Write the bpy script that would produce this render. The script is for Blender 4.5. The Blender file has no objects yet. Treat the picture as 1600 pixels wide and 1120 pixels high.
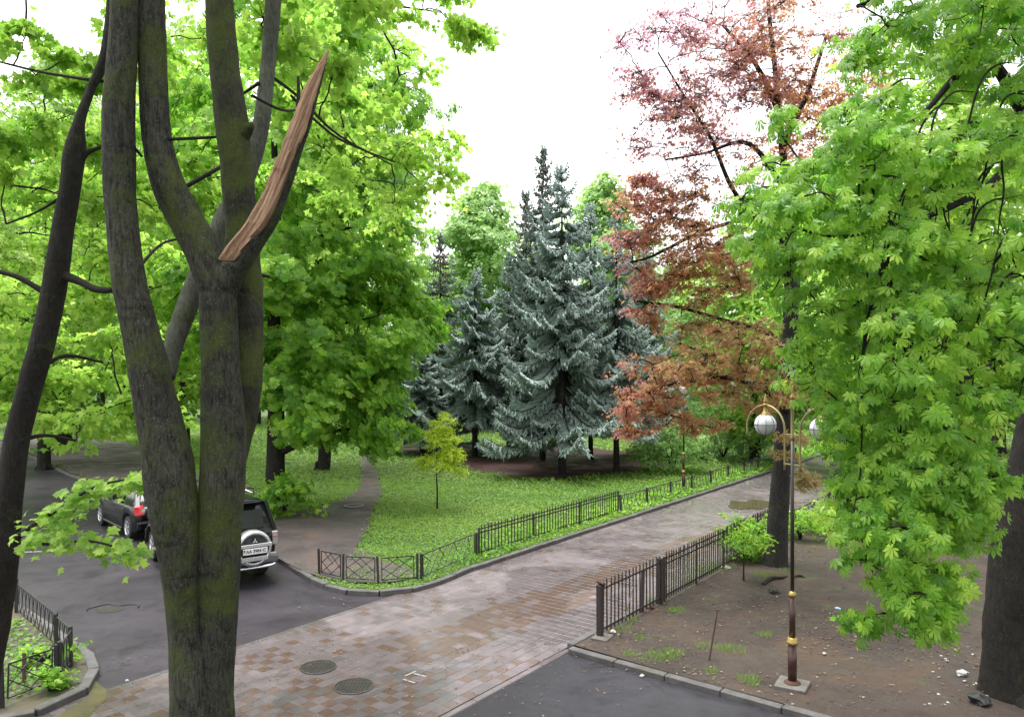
import bpy, bmesh, math, random
import numpy as np
from mathutils import Vector, Matrix
random.seed(7)
RNG = np.random.default_rng(7)
sc = bpy.context.scene
COL = sc.collection
# ------------------------------------------------------------------ camera, sky, sun, exposure
F_PX, HOR, CAM_H = 1200.0, 575.0, 5.0
cam_d = bpy.data.cameras.new('camera')
cam = bpy.data.objects.new('camera', cam_d)
COL.objects.link(cam)
cam.location = (0, 0, CAM_H)
cam.rotation_euler = (math.radians(90), 0, 0)
cam_d.sensor_width = 36
cam_d.lens = 36 * F_PX / 1600
cam_d.shift_y = 15 / 1600
cam_d.clip_start = 0.1
cam_d.clip_end = 3000
sc.camera = cam

SUN_EL, SUN_AZ = 76.0, -60.0        # azimuth from +Y towards +X
world = bpy.data.worlds.new('World')
sc.world = world
world.use_nodes = True
wn, wl = world.node_tree.nodes, world.node_tree.links
wn.clear()
w_out = wn.new('ShaderNodeOutputWorld')
w_bg = wn.new('ShaderNodeBackground')
w_sky = wn.new('ShaderNodeTexSky')
w_sky.sky_type = 'NISHITA'
w_sky.sun_disc = False
w_sky.sun_elevation = math.radians(SUN_EL)
w_sky.sun_rotation = math.radians(SUN_AZ)
w_sky.air_density = 1.0
w_sky.dust_density = 3.0
w_hs = wn.new('ShaderNodeHueSaturation')
w_hs.inputs['Saturation'].default_value = 0.10
w_bg.inputs['Strength'].default_value = 0.15
wl.new(w_sky.outputs[0], w_hs.inputs['Color'])
wl.new(w_hs.outputs[0], w_bg.inputs['Color'])
wl.new(w_bg.outputs[0], w_out.inputs['Surface'])

sun_d = bpy.data.lights.new('sun', 'SUN')
sun_d.energy = 1.5
sun_d.angle = math.radians(40)
sun_d.color = (1.0, 0.97, 0.93)
sun = bpy.data.objects.new('sun', sun_d)
COL.objects.link(sun)
_e, _a = math.radians(SUN_EL), math.radians(SUN_AZ)
sun.rotation_euler = Vector((math.sin(_a) * math.cos(_e), math.cos(_a) * math.cos(_e), math.sin(_e))).to_track_quat('Z', 'Y').to_euler()

sc.view_settings.view_transform = 'Standard'
sc.view_settings.look = 'None'
sc.view_settings.exposure = 1.85
sc.view_settings.gamma = 1.0
sc.view_settings.use_curve_mapping = False
sc.render.engine = 'CYCLES'
sc.cycles.use_denoising = True
sc.cycles.max_bounces = 12
sc.cycles.diffuse_bounces = 9
sc.cycles.transmission_bounces = 8
sc.cycles.glossy_bounces = 3
sc.cycles.caustics_reflective = False
sc.cycles.caustics_refractive = False

# ------------------------------------------------------------------ helpers
def g(px, py, z=0.0):
    D = F_PX * (CAM_H - z) / (py - HOR)
    return np.array([(px - 800) / F_PX * D, D, z])
def at(px, py, D):
    return np.array([(px - 800) / F_PX * D, D, CAM_H - (py - HOR) * D / F_PX])
def unit(v):
    v = np.asarray(v, float)
    return v / np.maximum(np.linalg.norm(v, axis=-1, keepdims=True), 1e-9)
def put(name, me, parent=None, loc=(0, 0, 0), rot=(0, 0, 0), scale=(1, 1, 1)):
    o = bpy.data.objects.new(name, me)
    COL.objects.link(o)
    o.parent = parent
    o.location = loc
    o.rotation_euler = rot
    o.scale = scale
    return o
def thing(name, label, cat, loc=(0, 0, 0), rz=0.0, group=None):
    o = bpy.data.objects.new(name, None)
    COL.objects.link(o)
    o.empty_display_size = 0.2
    o.location = tuple(float(c) for c in loc)
    o.rotation_euler = (0, 0, rz)
    return tag(o, label, cat, group)
def tag(o, label=None, cat=None, group=None, kind=None):
    if label: o['label'] = label
    if cat: o['category'] = cat
    if group: o['group'] = group
    if kind: o['kind'] = kind
    return o
def setting(name, me=None, loc=(0, 0, 0)):
    o = bpy.data.objects.new(name, me)
    COL.objects.link(o)
    o.location = loc
    o['kind'] = 'structure'
    return o
def copy_tree(root, loc, rz=0.0, scale=(1, 1, 1)):
    r = root.copy()
    COL.objects.link(r)
    r.location = loc
    r.rotation_euler = (0, 0, rz)
    r.scale = scale
    for ch in list(root.children):
        c = ch.copy()
        COL.objects.link(c)
        c.parent = r
        for gch in list(ch.children):
            d = gch.copy()
            COL.objects.link(d)
            d.parent = c
    return r
def np_mesh(name, V, F, mat, tint=None, smooth=False, midx=None):
    V = np.ascontiguousarray(V, dtype=np.float32)
    F = np.ascontiguousarray(F, dtype=np.int32)
    me = bpy.data.meshes.new(name)
    me.vertices.add(len(V))
    me.vertices.foreach_set('co', V.ravel())
    me.loops.add(F.size)
    me.loops.foreach_set('vertex_index', F.ravel())
    me.polygons.add(len(F))
    me.polygons.foreach_set('loop_start', np.arange(len(F), dtype=np.int32) * F.shape[1])
    me.polygons.foreach_set('use_smooth', np.full(len(F), bool(smooth)))
    if midx is not None: me.polygons.foreach_set('material_index', np.asarray(midx, dtype=np.int32))
    for m in (mat if isinstance(mat, (list, tuple)) else [mat]): me.materials.append(m)
    if tint is not None:
        a = me.attributes.new('tint', 'FLOAT', 'POINT')
        a.data.foreach_set('value', np.asarray(tint, dtype=np.float32))
    me.update(calc_edges=True)
    return me
def bm_mesh(name, bm, mats, smooth=False):
    me = bpy.data.meshes.new(name)
    bmesh.ops.recalc_face_normals(bm, faces=bm.faces)
    bm.to_mesh(me)
    bm.free()
    for m in (mats if isinstance(mats, (list, tuple)) else [mats]): me.materials.append(m)
    if smooth:
        for p in me.polygons: p.use_smooth = True
    return me
def box_bm(bm, c, s, bev=0.0, rot=None):
    r = bmesh.ops.create_cube(bm, size=1)
    vs = r['verts']
    M = Matrix.Translation(Vector(c)) @ (rot.to_4x4() if rot else Matrix.Identity(4)) @ Matrix.Diagonal((s[0], s[1], s[2], 1))
    bmesh.ops.transform(bm, matrix=M, verts=vs)
    if bev > 0:
        es = list({e for v in vs for e in v.link_edges})
        bmesh.ops.bevel(bm, geom=es, offset=bev, segments=1, affect='EDGES')
def box_mesh(name, s, mat, bev=0.0, c=(0, 0, 0)):
    bm = bmesh.new()
    box_bm(bm, c, s, bev)
    return bm_mesh(name, bm, mat)
def catmull(P, n=6):
    P = np.asarray(P, float)
    if len(P) < 3:
        t = np.linspace(0, 1, n + 1)[:, None]
        return P[0] * (1 - t) + P[-1] * t
    Q = np.vstack([2 * P[0] - P[1], P, 2 * P[-1] - P[-2]])
    out = []
    for i in range(1, len(Q) - 2):
        p0, p1, p2, p3 = Q[i - 1], Q[i], Q[i + 1], Q[i + 2]
        for k in range(n):
            t = k / n
            out.append(0.5 * ((2 * p1) + (-p0 + p2) * t + (2 * p0 - 5 * p1 + 4 * p2 - p3) * t * t + (-p0 + 3 * p1 - 3 * p2 + p3) * t ** 3))
    out.append(Q[-2])
    return np.array(out)
def vnoise(P, seed=0):
    """cheap smooth pseudo noise in [-1,1] for arrays of points"""
    P = np.asarray(P, float)
    r = np.random.default_rng(seed)
    s = np.zeros(P.shape[:-1])
    for k in range(5):
        w = r.normal(size=P.shape[-1]) * (1 + 0.45 * k)
        s = s + np.sin(P @ w + r.uniform(0, 6.28)) * (1 / (1 + 0.35 * k))
    return s / 3.2
def tube_arr(P, R, sides=10, rough=0.0, seed=0, cap=True):
    """one tube along P (N,3) with radii R; returns V, F(quads)"""
    P = np.asarray(P, float); R = np.asarray(R, float)
    N = len(P)
    T = unit(np.gradient(P, axis=0))
    ref = np.array([0.0, 1.0, 0.0]) if abs(T[0][1]) < 0.9 else np.array([1.0, 0, 0])
    A = np.zeros_like(P); a = ref
    for i in range(N):
        a = a - T[i] * np.dot(a, T[i]); a = a / max(np.linalg.norm(a), 1e-9)
        A[i] = a
    B = np.cross(T, A)
    th = np.linspace(0, 2 * np.pi, sides, endpoint=False)
    ring = A[:, None, :] * np.cos(th)[None, :, None] + B[:, None, :] * np.sin(th)[None, :, None]
    rr = np.repeat(R[:, None], sides, 1)
    if rough > 0:
        q = P[:, None, :] + ring * 0.35
        rr = rr * (1 + rough * vnoise(q * 5, seed) + rough * 0.6 * vnoise(q * 14, seed + 1))
    V = (P[:, None, :] + ring * rr[..., None]).reshape(-1, 3)
    i = np.arange(N - 1)[:, None] * sides; j = np.arange(sides)[None, :]; j2 = (j + 1) % sides
    Fq = np.stack([i + j, i + j2, i + sides + j2, i + sides + j], -1).reshape(-1, 4)
    if cap:
        c = len(V)
        V = np.vstack([V, P[-1:] + T[-1:] * R[-1] * 0.3, P[:1]])
        b = (N - 1) * sides
        jj = np.arange(sides); k2 = (jj + 1) % sides
        top = np.stack([b + jj, b + k2, np.full(sides, c), np.full(sides, c)], -1)
        bot = np.stack([k2, jj, np.full(sides, c + 1), np.full(sides, c + 1)], -1)
        # degenerate quads avoided: use pairs of sides
        top = np.stack([b + jj[::2], b + (jj[::2] + 1) % sides, b + (jj[::2] + 2) % sides, np.full(len(jj[::2]), c)], -1)
        bot = np.stack([(jj[::2] + 2) % sides, (jj[::2] + 1) % sides, jj[::2], np.full(len(jj[::2]), c + 1)], -1)
        Fq = np.vstack([Fq, top, bot])
    return V, Fq
def join(parts):
    Vs, Fs, n = [], [], 0
    for V, F in parts:
        if len(V) == 0: continue
        Vs.append(V); Fs.append(F + n); n += len(V)
    return np.vstack(Vs), np.vstack(Fs)
def frustums(P0, P1, R0, R1, sides=4):
    P0 = np.asarray(P0, float); P1 = np.asarray(P1, float)
    n = len(P0)
    if n == 0: return np.zeros((0, 3)), np.zeros((0, 4), int)
    T = unit(P1 - P0)
    ref = np.where(np.abs(T[:, 2:3]) < 0.9, np.array([[0, 0, 1.0]]), np.array([[1.0, 0, 0]]))
    A = unit(np.cross(T, ref)); B = np.cross(T, A)
    th = np.linspace(0, 2 * np.pi, sides, endpoint=False)
    ring = A[:, None, :] * np.cos(th)[None, :, None] + B[:, None, :] * np.sin(th)[None, :, None]
    R0 = np.broadcast_to(R0, (n,)); R1 = np.broadcast_to(R1, (n,))
    V = np.concatenate([P0[:, None] + ring * R0[:, None, None], P1[:, None] + ring * R1[:, None, None]], 1).reshape(-1, 3)
    i = np.arange(n)[:, None] * 2 * sides; j = np.arange(sides)[None]; j2 = (j + 1) % sides
    Fq = np.stack([i + j, i + j2, i + sides + j2, i + sides + j], -1).reshape(-1, 4)
    return V, Fq
def stamp(T_V, T_F, pos, xdir, nrm, scale):
    """instances of a template as real faces; x along xdir, z along nrm"""
    X = unit(xdir); Z = nrm - X * np.sum(nrm * X, -1, keepdims=True); Z = unit(Z); Y = np.cross(Z, X)
    s = np.asarray(scale).reshape(-1, 1, 1)
    V = pos[:, None, :] + s * (X[:, None, :] * T_V[None, :, 0:1] + Y[:, None, :] * T_V[None, :, 1:2] + Z[:, None, :] * T_V[None, :, 2:3])
    n, m = len(pos), len(T_V)
    Fo = (T_F[None] + (np.arange(n) * m)[:, None, None]).reshape(-1, T_F.shape[1])
    return V.reshape(-1, 3), Fo
def inside(px, py, poly):
    poly = np.asarray(poly)[:, :2]
    x, y = np.asarray(px), np.asarray(py)
    c = np.zeros(x.shape, bool)
    j = len(poly) - 1
    for i in range(len(poly)):
        xi, yi = poly[i]; xj, yj = poly[j]
        cond = ((yi > y) != (yj > y)) & (x < (xj - xi) * (y - yi) / (yj - yi + 1e-12) + xi)
        c ^= cond
        j = i
    return c
def patch(name, poly, z, mat, cell=0.0, relief=0.0, seed=0, skirt=0.0):
    """a ground sheet: polygon cut into cells with gentle relief"""
    bm = bmesh.new()
    vs = [bm.verts.new((float(p[0]), float(p[1]), z)) for p in poly]
    f = bm.faces.new(vs)
    if f.normal.z < 0: f.normal_flip()
    if cell > 0:
        P = np.array([[p[0], p[1]] for p in poly])
        for ax in (0, 1):
            lo, hi = P[:, ax].min(), P[:, ax].max()
            for c in np.arange(math.floor(lo / cell) * cell + cell, hi, cell):
                co = (c, 0, 0) if ax == 0 else (0, c, 0)
                no = (1, 0, 0) if ax == 0 else (0, 1, 0)
                bmesh.ops.bisect_plane(bm, geom=bm.verts[:] + bm.edges[:] + bm.faces[:], plane_co=co, plane_no=no, dist=1e-5)
        if relief > 0:
            bd = {v for e in bm.edges if e.is_boundary for v in e.verts}
            for v in bm.verts:
                if v not in bd:
                    q = np.array([v.co.x, v.co.y])
                    v.co.z += relief * (0.6 * float(vnoise(q * 0.9, seed)) + 0.5 * float(vnoise(q * 3.1, seed + 3)))
    if skirt > 0:
        be = [e for e in bm.edges if e.is_boundary]
        r = bmesh.ops.extrude_edge_only(bm, edges=be)
        for v in r['geom']:
            if isinstance(v, bmesh.types.BMVert): v.co.z = z - skirt
    bmesh.ops.triangulate(bm, faces=[f for f in bm.faces if len(f.verts) > 4])
    me = bpy.data.meshes.new(name)
    bm.to_mesh(me); bm.free()
    me.materials.append(mat)
    for p in me.polygons: p.use_smooth = cell > 0
    return me
def wobble(poly, amp=0.15, step=0.5, seed=0):
    """closed polygon resampled with an uneven edge"""
    P = [np.asarray(p, float)[:2] for p in poly]
    out = []
    for a, b in zip(P, P[1:] + P[:1]):
        n = max(1, int(np.linalg.norm(b - a) / step))
        for k in range(n):
            q = a + (b - a) * k / n
            out.append(q + amp * np.array([vnoise(q * 1.7, seed), vnoise(q * 1.7, seed + 9)]))
    return out

# ------------------------------------------------------------------ materials
class NT:
    def __init__(s, name):
        s.m = bpy.data.materials.new(name); s.m.use_nodes = True
        s.n = s.m.node_tree.nodes; s.l = s.m.node_tree.links
        s.n.clear(); s.out = s.n.new('ShaderNodeOutputMaterial')
    def new(s, t, **kw):
        x = s.n.new(t)
        for k, v in kw.items(): setattr(x, k, v)
        return x
    def set(s, node, **kw):
        for k, v in kw.items():
            k = k.replace('_', ' ')
            if hasattr(v, 'node'): s.l.new(v, node.inputs[k])
            else: node.inputs[k].default_value = v
        return node
    def coord(s, scale=(1, 1, 1), obj=True):
        tc = s.new('ShaderNodeTexCoord'); mp = s.new('ShaderNodeMapping')
        if obj: s.l.new(tc.outputs['Object'], mp.inputs[0])
        else:
            ge = s.new('ShaderNodeNewGeometry'); s.l.new(ge.outputs['Position'], mp.inputs[0])
        mp.inputs['Scale'].default_value = scale
        return mp.outputs[0]
    def noise(s, vec, scale, detail=4, rough=0.55, dist=0.0):
        x = s.new('ShaderNodeTexNoise'); s.l.new(vec, x.inputs['Vector'])
        x.inputs['Scale'].default_value = scale; x.inputs['Detail'].default_value = detail
        x.inputs['Roughness'].default_value = rough; x.inputs['Distortion'].default_value = dist
        return x.outputs[0]
    def voro(s, vec, scale, feature='F1', out=0):
        x = s.new('ShaderNodeTexVoronoi', feature=feature); s.l.new(vec, x.inputs['Vector'])
        x.inputs['Scale'].default_value = scale
        return x.outputs[out]
    def ramp(s, fac, stops, interp='LINEAR'):
        x = s.new('ShaderNodeValToRGB'); s.l.new(fac, x.inputs[0])
        cr = x.color_ramp; cr.interpolation = interp
        while len(cr.elements) < len(stops): cr.elements.new(0.5)
        for e, (p, c) in zip(cr.elements, stops):
            e.position = p
            e.color = (c, c, c, 1) if isinstance(c, (int, float)) else (*c, 1)
        return x.outputs[0]
    def mix(s, fac, a, b, mode='MIX'):
        x = s.new('ShaderNodeMix', data_type='RGBA', blend_type=mode)
        for sock, v in ((x.inputs[0], fac), (x.inputs[6], a), (x.inputs[7], b)):
            if hasattr(v, 'node'): s.l.new(v, sock)
            elif isinstance(v, tuple): sock.default_value = (*v, 1)
            else: sock.default_value = v
        return x.outputs[2]
    def math(s, op, a, b=0.0):
        x = s.new('ShaderNodeMath', operation=op)
        for i, v in enumerate((a, b)):
            if hasattr(v, 'node'): s.l.new(v, x.inputs[i])
            else: x.inputs[i].default_value = v
        return x.outputs[0]
    def bump(s, h, strength=0.5, dist=0.02):
        x = s.new('ShaderNodeBump'); s.l.new(h, x.inputs['Height'])
        x.inputs['Strength'].default_value = strength; x.inputs['Distance'].default_value = dist
        return x.outputs[0]
    def pbr(s, color, rough=0.7, bump=None, metal=0.0, spec=None, coat=0.0):
        p = s.new('ShaderNodeBsdfPrincipled')
        for k, v in (('Base Color', color), ('Roughness', rough), ('Metallic', metal)):
            if hasattr(v, 'node'): s.l.new(v, p.inputs[k])
            elif isinstance(v, tuple): p.inputs[k].default_value = (*v, 1)
            else: p.inputs[k].default_value = v
        if spec is not None:
            if hasattr(spec, 'node'): s.l.new(spec, p.inputs['Specular IOR Level'])
            else: p.inputs['Specular IOR Level'].default_value = spec
        if coat: p.inputs['Coat Weight'].default_value = coat; p.inputs['Coat Roughness'].default_value = 0.05
        if bump is not None: s.l.new(bump, p.inputs['Normal'])
        s.l.new(p.outputs[0], s.out.inputs['Surface'])
        return p
def leaf_mat(name, stops, tstops, trans=0.45, rough=0.45, spec=0.4):
    """stops: reflect colours over tint; tstops: transmitted colours"""
    t = NT(name)
    at_ = t.new('ShaderNodeAttribute', attribute_name='tint')
    c = t.ramp(at_.outputs['Fac'], stops)
    c2 = t.ramp(at_.outputs['Fac'], tstops)
    p = t.new('ShaderNodeBsdfPrincipled')
    t.l.new(c, p.inputs['Base Color'])
    p.inputs['Roughness'].default_value = rough
    p.inputs['Specular IOR Level'].default_value = spec
    tr = t.new('ShaderNodeBsdfTranslucent'); t.l.new(c2, tr.inputs['Color'])
    mx = t.new('ShaderNodeMixShader'); mx.inputs[0].default_value = trans
    t.l.new(p.outputs[0], mx.inputs[1]); t.l.new(tr.outputs[0], mx.inputs[2])
    t.l.new(mx.outputs[0], t.out.inputs['Surface'])
    return t.m
def bark_mat(name, base, ridge, moss=0.0, lichen=0.0, vs=1.0, moss_col=(0.056, 0.075, 0.012)):
    t = NT(name)
    v = t.coord((1, 1, 0.22), obj=False)
    v1 = t.coord((1, 1, 1), obj=False)
    n1 = t.noise(v, 55 * vs, 8, 0.78, 0.4)
    n2 = t.noise(t.coord((1, 1, 0.5), obj=False), 16 * vs, 5, 0.7, 0.8)
    h = t.math('ADD', t.math('MULTIPLY', n1, 0.75), t.math('MULTIPLY', n2, 0.35))
    col = t.mix(t.ramp(h, [(0.45, 0.0), (0.64, 1.0)]), base, ridge)
    big = t.noise(v1, 1.3, 4, 0.6)
    col = t.mix(t.ramp(big, [(0.35, 0.0), (0.7, 0.55)]), col, tuple(c * 0.55 for c in base))
    rings = t.noise(t.coord((1.2, 1.2, 9), obj=False), 0.9, 3, 0.6, 0.8)
    col = t.mix(t.ramp(rings, [(0.60, 0.0), (0.68, 0.45)]), col, tuple(c * 0.5 for c in base))
    if moss > 0:
        mn = t.noise(v1, 2.2, 8, 0.72, 0.3)
        ma = t.ramp(mn, [(0.62 - 0.22 * moss, 0.0), (0.74 - 0.18 * moss, 1.0)])
        fine = t.noise(v1, 60, 3, 0.7)
        mc = t.mix(fine, tuple(c * 0.45 for c in moss_col), tuple(min(1, c * 1.9) for c in moss_col))
        col = t.mix(t.math('MULTIPLY', ma, 0.85), col, mc)
        h = t.math('ADD', h, t.math('MULTIPLY', fine, 0.3))
    if lichen > 0:
        sp = t.voro(t.coord((1, 1, 0.6), obj=False), 50, 'F1')
        spm = t.ramp(sp, [(0.14, 1.0), (0.27, 0.0)])
        reg = t.ramp(t.noise(v1, 7, 6, 0.8), [(0.56 - 0.12 * lichen, 0.0), (0.66, 1.0)])
        col = t.mix(t.math('MULTIPLY', t.math('MULTIPLY', spm, reg), 0.8), col, (0.17, 0.185, 0.15))
    t.pbr(col, 0.85, t.bump(h, 1.0, 0.045), spec=0.25)
    return t.m
M = {}
# asphalt: worn, damp, patched
def asphalt(name, seed_off, base, sp_=0.35):
    t = NT(name)
    v = t.coord((1, 1, 1), obj=False)
    mp = t.new('ShaderNodeMapping'); t.l.new(v, mp.inputs[0]); mp.inputs['Location'].default_value = (seed_off, seed_off * 2, 0)
    v = mp.outputs[0]
    big = t.noise(v, 0.28, 5, 0.6, 0.4); mid = t.noise(v, 1.9, 6, 0.7); fine = t.noise(v, 95, 3, 0.8)
    vf = t.voro(v, 120, 'F1')
    c = t.mix(t.ramp(big, [(0.35, 0.0), (0.65, 1.0)]), tuple(b * 0.72 for b in base), tuple(b * 1.2 for b in base))
    c = t.mix(t.ramp(mid, [(0.42, 0.0), (0.62, 0.6)]), c, tuple(b * 0.6 for b in base))
    damp = t.ramp(t.noise(v, 0.8, 7, 0.7, 1.5), [(0.54, 0.0), (0.60, 0.6)])
    c = t.mix(damp, c, tuple(b * 0.45 for b in base))
    c = t.mix(t.math('MULTIPLY', t.ramp(vf, [(0.1, 1.0), (0.35, 0.0)]), 0.35), c, tuple(b * 2.4 for b in base))
    grit = t.ramp(t.noise(v, 14, 4, 0.8), [(0.66, 0.0), (0.74, 0.5)])
    c = t.mix(grit, c, (0.075, 0.062, 0.05))
    coarse = t.ramp(t.voro(v, 38, 'F1'), [(0.08, 1.0), (0.22, 0.0)])
    c = t.mix(t.math('MULTIPLY', coarse, 0.55), c, tuple(b * 2.6 for b in base))
    c = t.mix(t.math('MULTIPLY', t.ramp(fine, [(0.5, 0.0), (0.7, 1.0)]), 0.6), c, tuple(b * 0.35 for b in base))
    ck = t.ramp(t.voro(mp.outputs[0], 0.45, 'DISTANCE_TO_EDGE'), [(0.0, 1.0), (0.008, 0.0)])
    c = t.mix(t.math('MULTIPLY', ck, t.ramp(mid, [(0.5, 0.0), (0.6, 0.7)])), c, (0.02, 0.02, 0.02))
    rough = t.ramp(t.noise(v, 0.55, 6, 0.65, 0.5), [(0.32, 0.34), (0.62, 0.62)])
    t.pbr(c, rough, t.bump(t.math('ADD', fine, t.math('MULTIPLY', mid, 0.8)), 0.35, 0.006), spec=sp_)
    return t.m
M['asphalt'] = asphalt('asphalt_damp', 0, (0.034, 0.0295, 0.0365), 0.27)
M['asphalt2'] = asphalt('asphalt_fresh', 31, (0.030, 0.0285, 0.034), 0.2)
def paver(name, base):
    t = NT(name)
    v = t.coord((1, 1, 1), obj=False)
    oi = t.new('ShaderNodeObjectInfo')
    wet = t.ramp(t.noise(v, 0.45, 6, 0.62, 0.8), [(0.40, 0.0), (0.53, 1.0)])
    dirt = t.noise(v, 2.4, 7, 0.7)
    fine = t.noise(v, 55, 3, 0.75)
    tile = t.noise(v, 3.3, 1, 0.3)
    c = t.mix(t.ramp(tile, [(0.3, 0.0), (0.7, 1.0)]), tuple(b * 0.8 for b in base), tuple(min(1, b * 1.15) for b in base))
    c = t.mix(t.ramp(dirt, [(0.38, 0.0), (0.66, 0.75)]), c, (0.098, 0.084, 0.080))
    stain = t.ramp(t.noise(v, 0.9, 6, 0.7, 1.2), [(0.54, 0.0), (0.62, 0.42)])
    c = t.mix(stain, c, (0.080, 0.050, 0.038))
    c = t.mix(t.math('MULTIPLY', t.ramp(fine, [(0.55, 0.0), (0.75, 1.0)]), 0.25), c, tuple(b * 0.5 for b in base))
    lit = t.ramp(t.voro(v, 7.5, 'F1'), [(0.05, 1.0), (0.085, 0.0)])
    c = t.mix(t.math('MULTIPLY', lit, t.ramp(dirt, [(0.5, 0.0), (0.6, 0.8)])), c, (0.055, 0.04, 0.02))
    c = t.mix(t.math('MULTIPLY', wet, 0.45), c, tuple(b * 0.55 for b in base))
    r = t.mix(wet, (0.48, 0.48, 0.48), (0.15, 0.15, 0.15))
    t.pbr(c, r, t.bump(t.math('ADD', fine, dirt), 0.2, 0.003), spec=0.4)
    return t.m
M['tile_pale'] = paver('paver_pale', (0.140, 0.117, 0.124))
M['tile_red'] = paver('paver_red', (0.108, 0.068, 0.053))
M['tile_grey'] = paver('paver_grey', (0.105, 0.095, 0.096))
M['grout'] = paver('grout', (0.055, 0.046, 0.044))
def concrete(name, base):
    t = NT(name); v = t.coord((1, 1, 1), obj=False)
    a = t.noise(v, 3.5, 7, 0.7); b = t.noise(v, 60, 3, 0.7)
    c = t.mix(t.ramp(a, [(0.35, 0.0), (0.7, 1.0)]), tuple(x * 0.55 for x in base), tuple(min(1, x * 1.15) for x in base))
    mo = t.ramp(t.noise(v, 1.8, 5, 0.7), [(0.56, 0.0), (0.68, 0.5)])
    c = t.mix(mo, c, (0.07, 0.08, 0.035))
    t.pbr(c, 0.7, t.bump(t.math('ADD', a, b), 0.5, 0.008), spec=0.4)
    return t.m
M['kerb'] = concrete('kerb_concrete', (0.095, 0.09, 0.088))
M['slab'] = concrete('slab_concrete', (0.13, 0.12, 0.11))
def soil(name, base, green=0.0, debris=0.6):
    t = NT(name); v = t.coord((1, 1, 1), obj=False)
    a = t.noise(v, 0.6, 6, 0.65, 0.6); b = t.noise(v, 5, 7, 0.75); f = t.noise(v, 70, 3, 0.8)
    c = t.mix(t.ramp(a, [(0.35, 0.0), (0.65, 1.0)]), tuple(x * 0.62 for x in base), tuple(x * 1.25 for x in base))
    c = t.mix(t.ramp(b, [(0.45, 0.0), (0.68, 0.6)]), c, tuple(x * 0.5 for x in base))
    c = t.mix(t.math('MULTIPLY', t.ramp(a, [(0.52, 0.0), (0.62, 1.0)]), 0.45), c, (base[0] * 1.35, base[1] * 1.0, base[2] * 0.6))
    sp = t.ramp(t.voro(v, 11, 'F1'), [(0.10, 1.0), (0.18, 0.0)])
    c = t.mix(t.math('MULTIPLY', sp, t.ramp(b, [(0.46, 0.0), (0.55, debris)])), c, (0.15, 0.115, 0.06))
    c = t.mix(t.math('MULTIPLY', t.ramp(f, [(0.45, 0.0), (0.7, 1.0)]), 0.5), c, tuple(x * 0.35 for x in base))
    sp2 = t.ramp(t.voro(v, 31, 'F1'), [(0.1, 1.0), (0.2, 0.0)])
    c = t.mix(t.math('MULTIPLY', sp2, 0.4 * debris), c, (0.035, 0.025, 0.015))
    if green:
        gm = t.ramp(t.noise(v, 0.8, 7, 0.72), [(0.62 - 0.25 * green, 0.0), (0.75 - 0.2 * green, 0.85)])
        c = t.mix(gm, c, (0.06, 0.10, 0.02))
    rough = t.ramp(t.noise(v, 0.9, 5, 0.6), [(0.38, 0.42), (0.6, 0.85)])
    t.pbr(c, rough, t.bump(t.math('ADD', t.math('MULTIPLY', b, 1.5), f), 0.7, 0.02), spec=0.35)
    return t.m
M['soil'] = soil('soil_bare', (0.052, 0.037, 0.029), 0.10, 0.9)
M['soil_dark'] = soil('soil_track', (0.082, 0.066, 0.064), 0.0, 0.35)
M['mulch'] = soil('needle_litter', (0.050, 0.022, 0.020), 0.0, 0.2)
M['turf'] = soil('turf_soil', (0.05, 0.085, 0.02), 0.85, 0.1)
M['bed'] = soil('bed_soil', (0.09, 0.08, 0.055), 0.35, 0.8)
M['moss_yellow'] = soil('moss_yellow', (0.085, 0.078, 0.025), 0.35, 0.5)
M['bark'] = bark_mat('bark_maple_moss', (0.010, 0.0095, 0.007), (0.092, 0.093, 0.068), 0.62, 1.35)
M['bark_moss'] = bark_mat('bark_maple_heavy_moss', (0.015, 0.015, 0.009), (0.055, 0.056, 0.036), 0.85, 0.7)
M['bark_pale'] = bark_mat('bark_maple_pale', (0.06, 0.065, 0.045), (0.15, 0.158, 0.12), 0.3, 0.3)
M['bark_dark'] = bark_mat('bark_dark', (0.010, 0.0085, 0.007), (0.034, 0.030, 0.025), 0.12, 0.2, 0.7)
M['bark_grey'] = bark_mat('bark_grey', (0.014, 0.013, 0.012), (0.050, 0.048, 0.044), 0.15, 0.0, 0.8)
M['twig'] = bark_mat('bark_twig', (0.012, 0.010, 0.008), (0.032, 0.027, 0.022))
t = NT('split_wood')
def rot_then_scale(scl):
    tc = t.new('ShaderNodeTexCoord'); m1 = t.new('ShaderNodeMapping'); m2 = t.new('ShaderNodeMapping')
    t.l.new(tc.outputs['Object'], m1.inputs[0]); m1.inputs['Rotation'].default_value = (0, math.radians(-27), 0)
    t.l.new(m1.outputs[0], m2.inputs[0]); m2.inputs['Scale'].default_value = scl
    return m2.outputs[0]
a = t.noise(rot_then_scale((30, 30, 1.0)), 2.2, 6, 0.65, 0.15); b = t.noise(rot_then_scale((90, 90, 1.6)), 2.0, 4, 0.7)
c = t.mix(t.ramp(a, [(0.3, 0.0), (0.7, 1.0)]), (0.24, 0.125, 0.075), (0.50, 0.335, 0.22))
c = t.mix(t.ramp(b, [(0.55, 0.0), (0.7, 0.6)]), c, (0.07, 0.034, 0.022))
t.pbr(c, 0.7, t.bump(t.math('ADD', a, b), 0.9, 0.015), spec=0.2); M['wood'] = t.m
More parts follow.
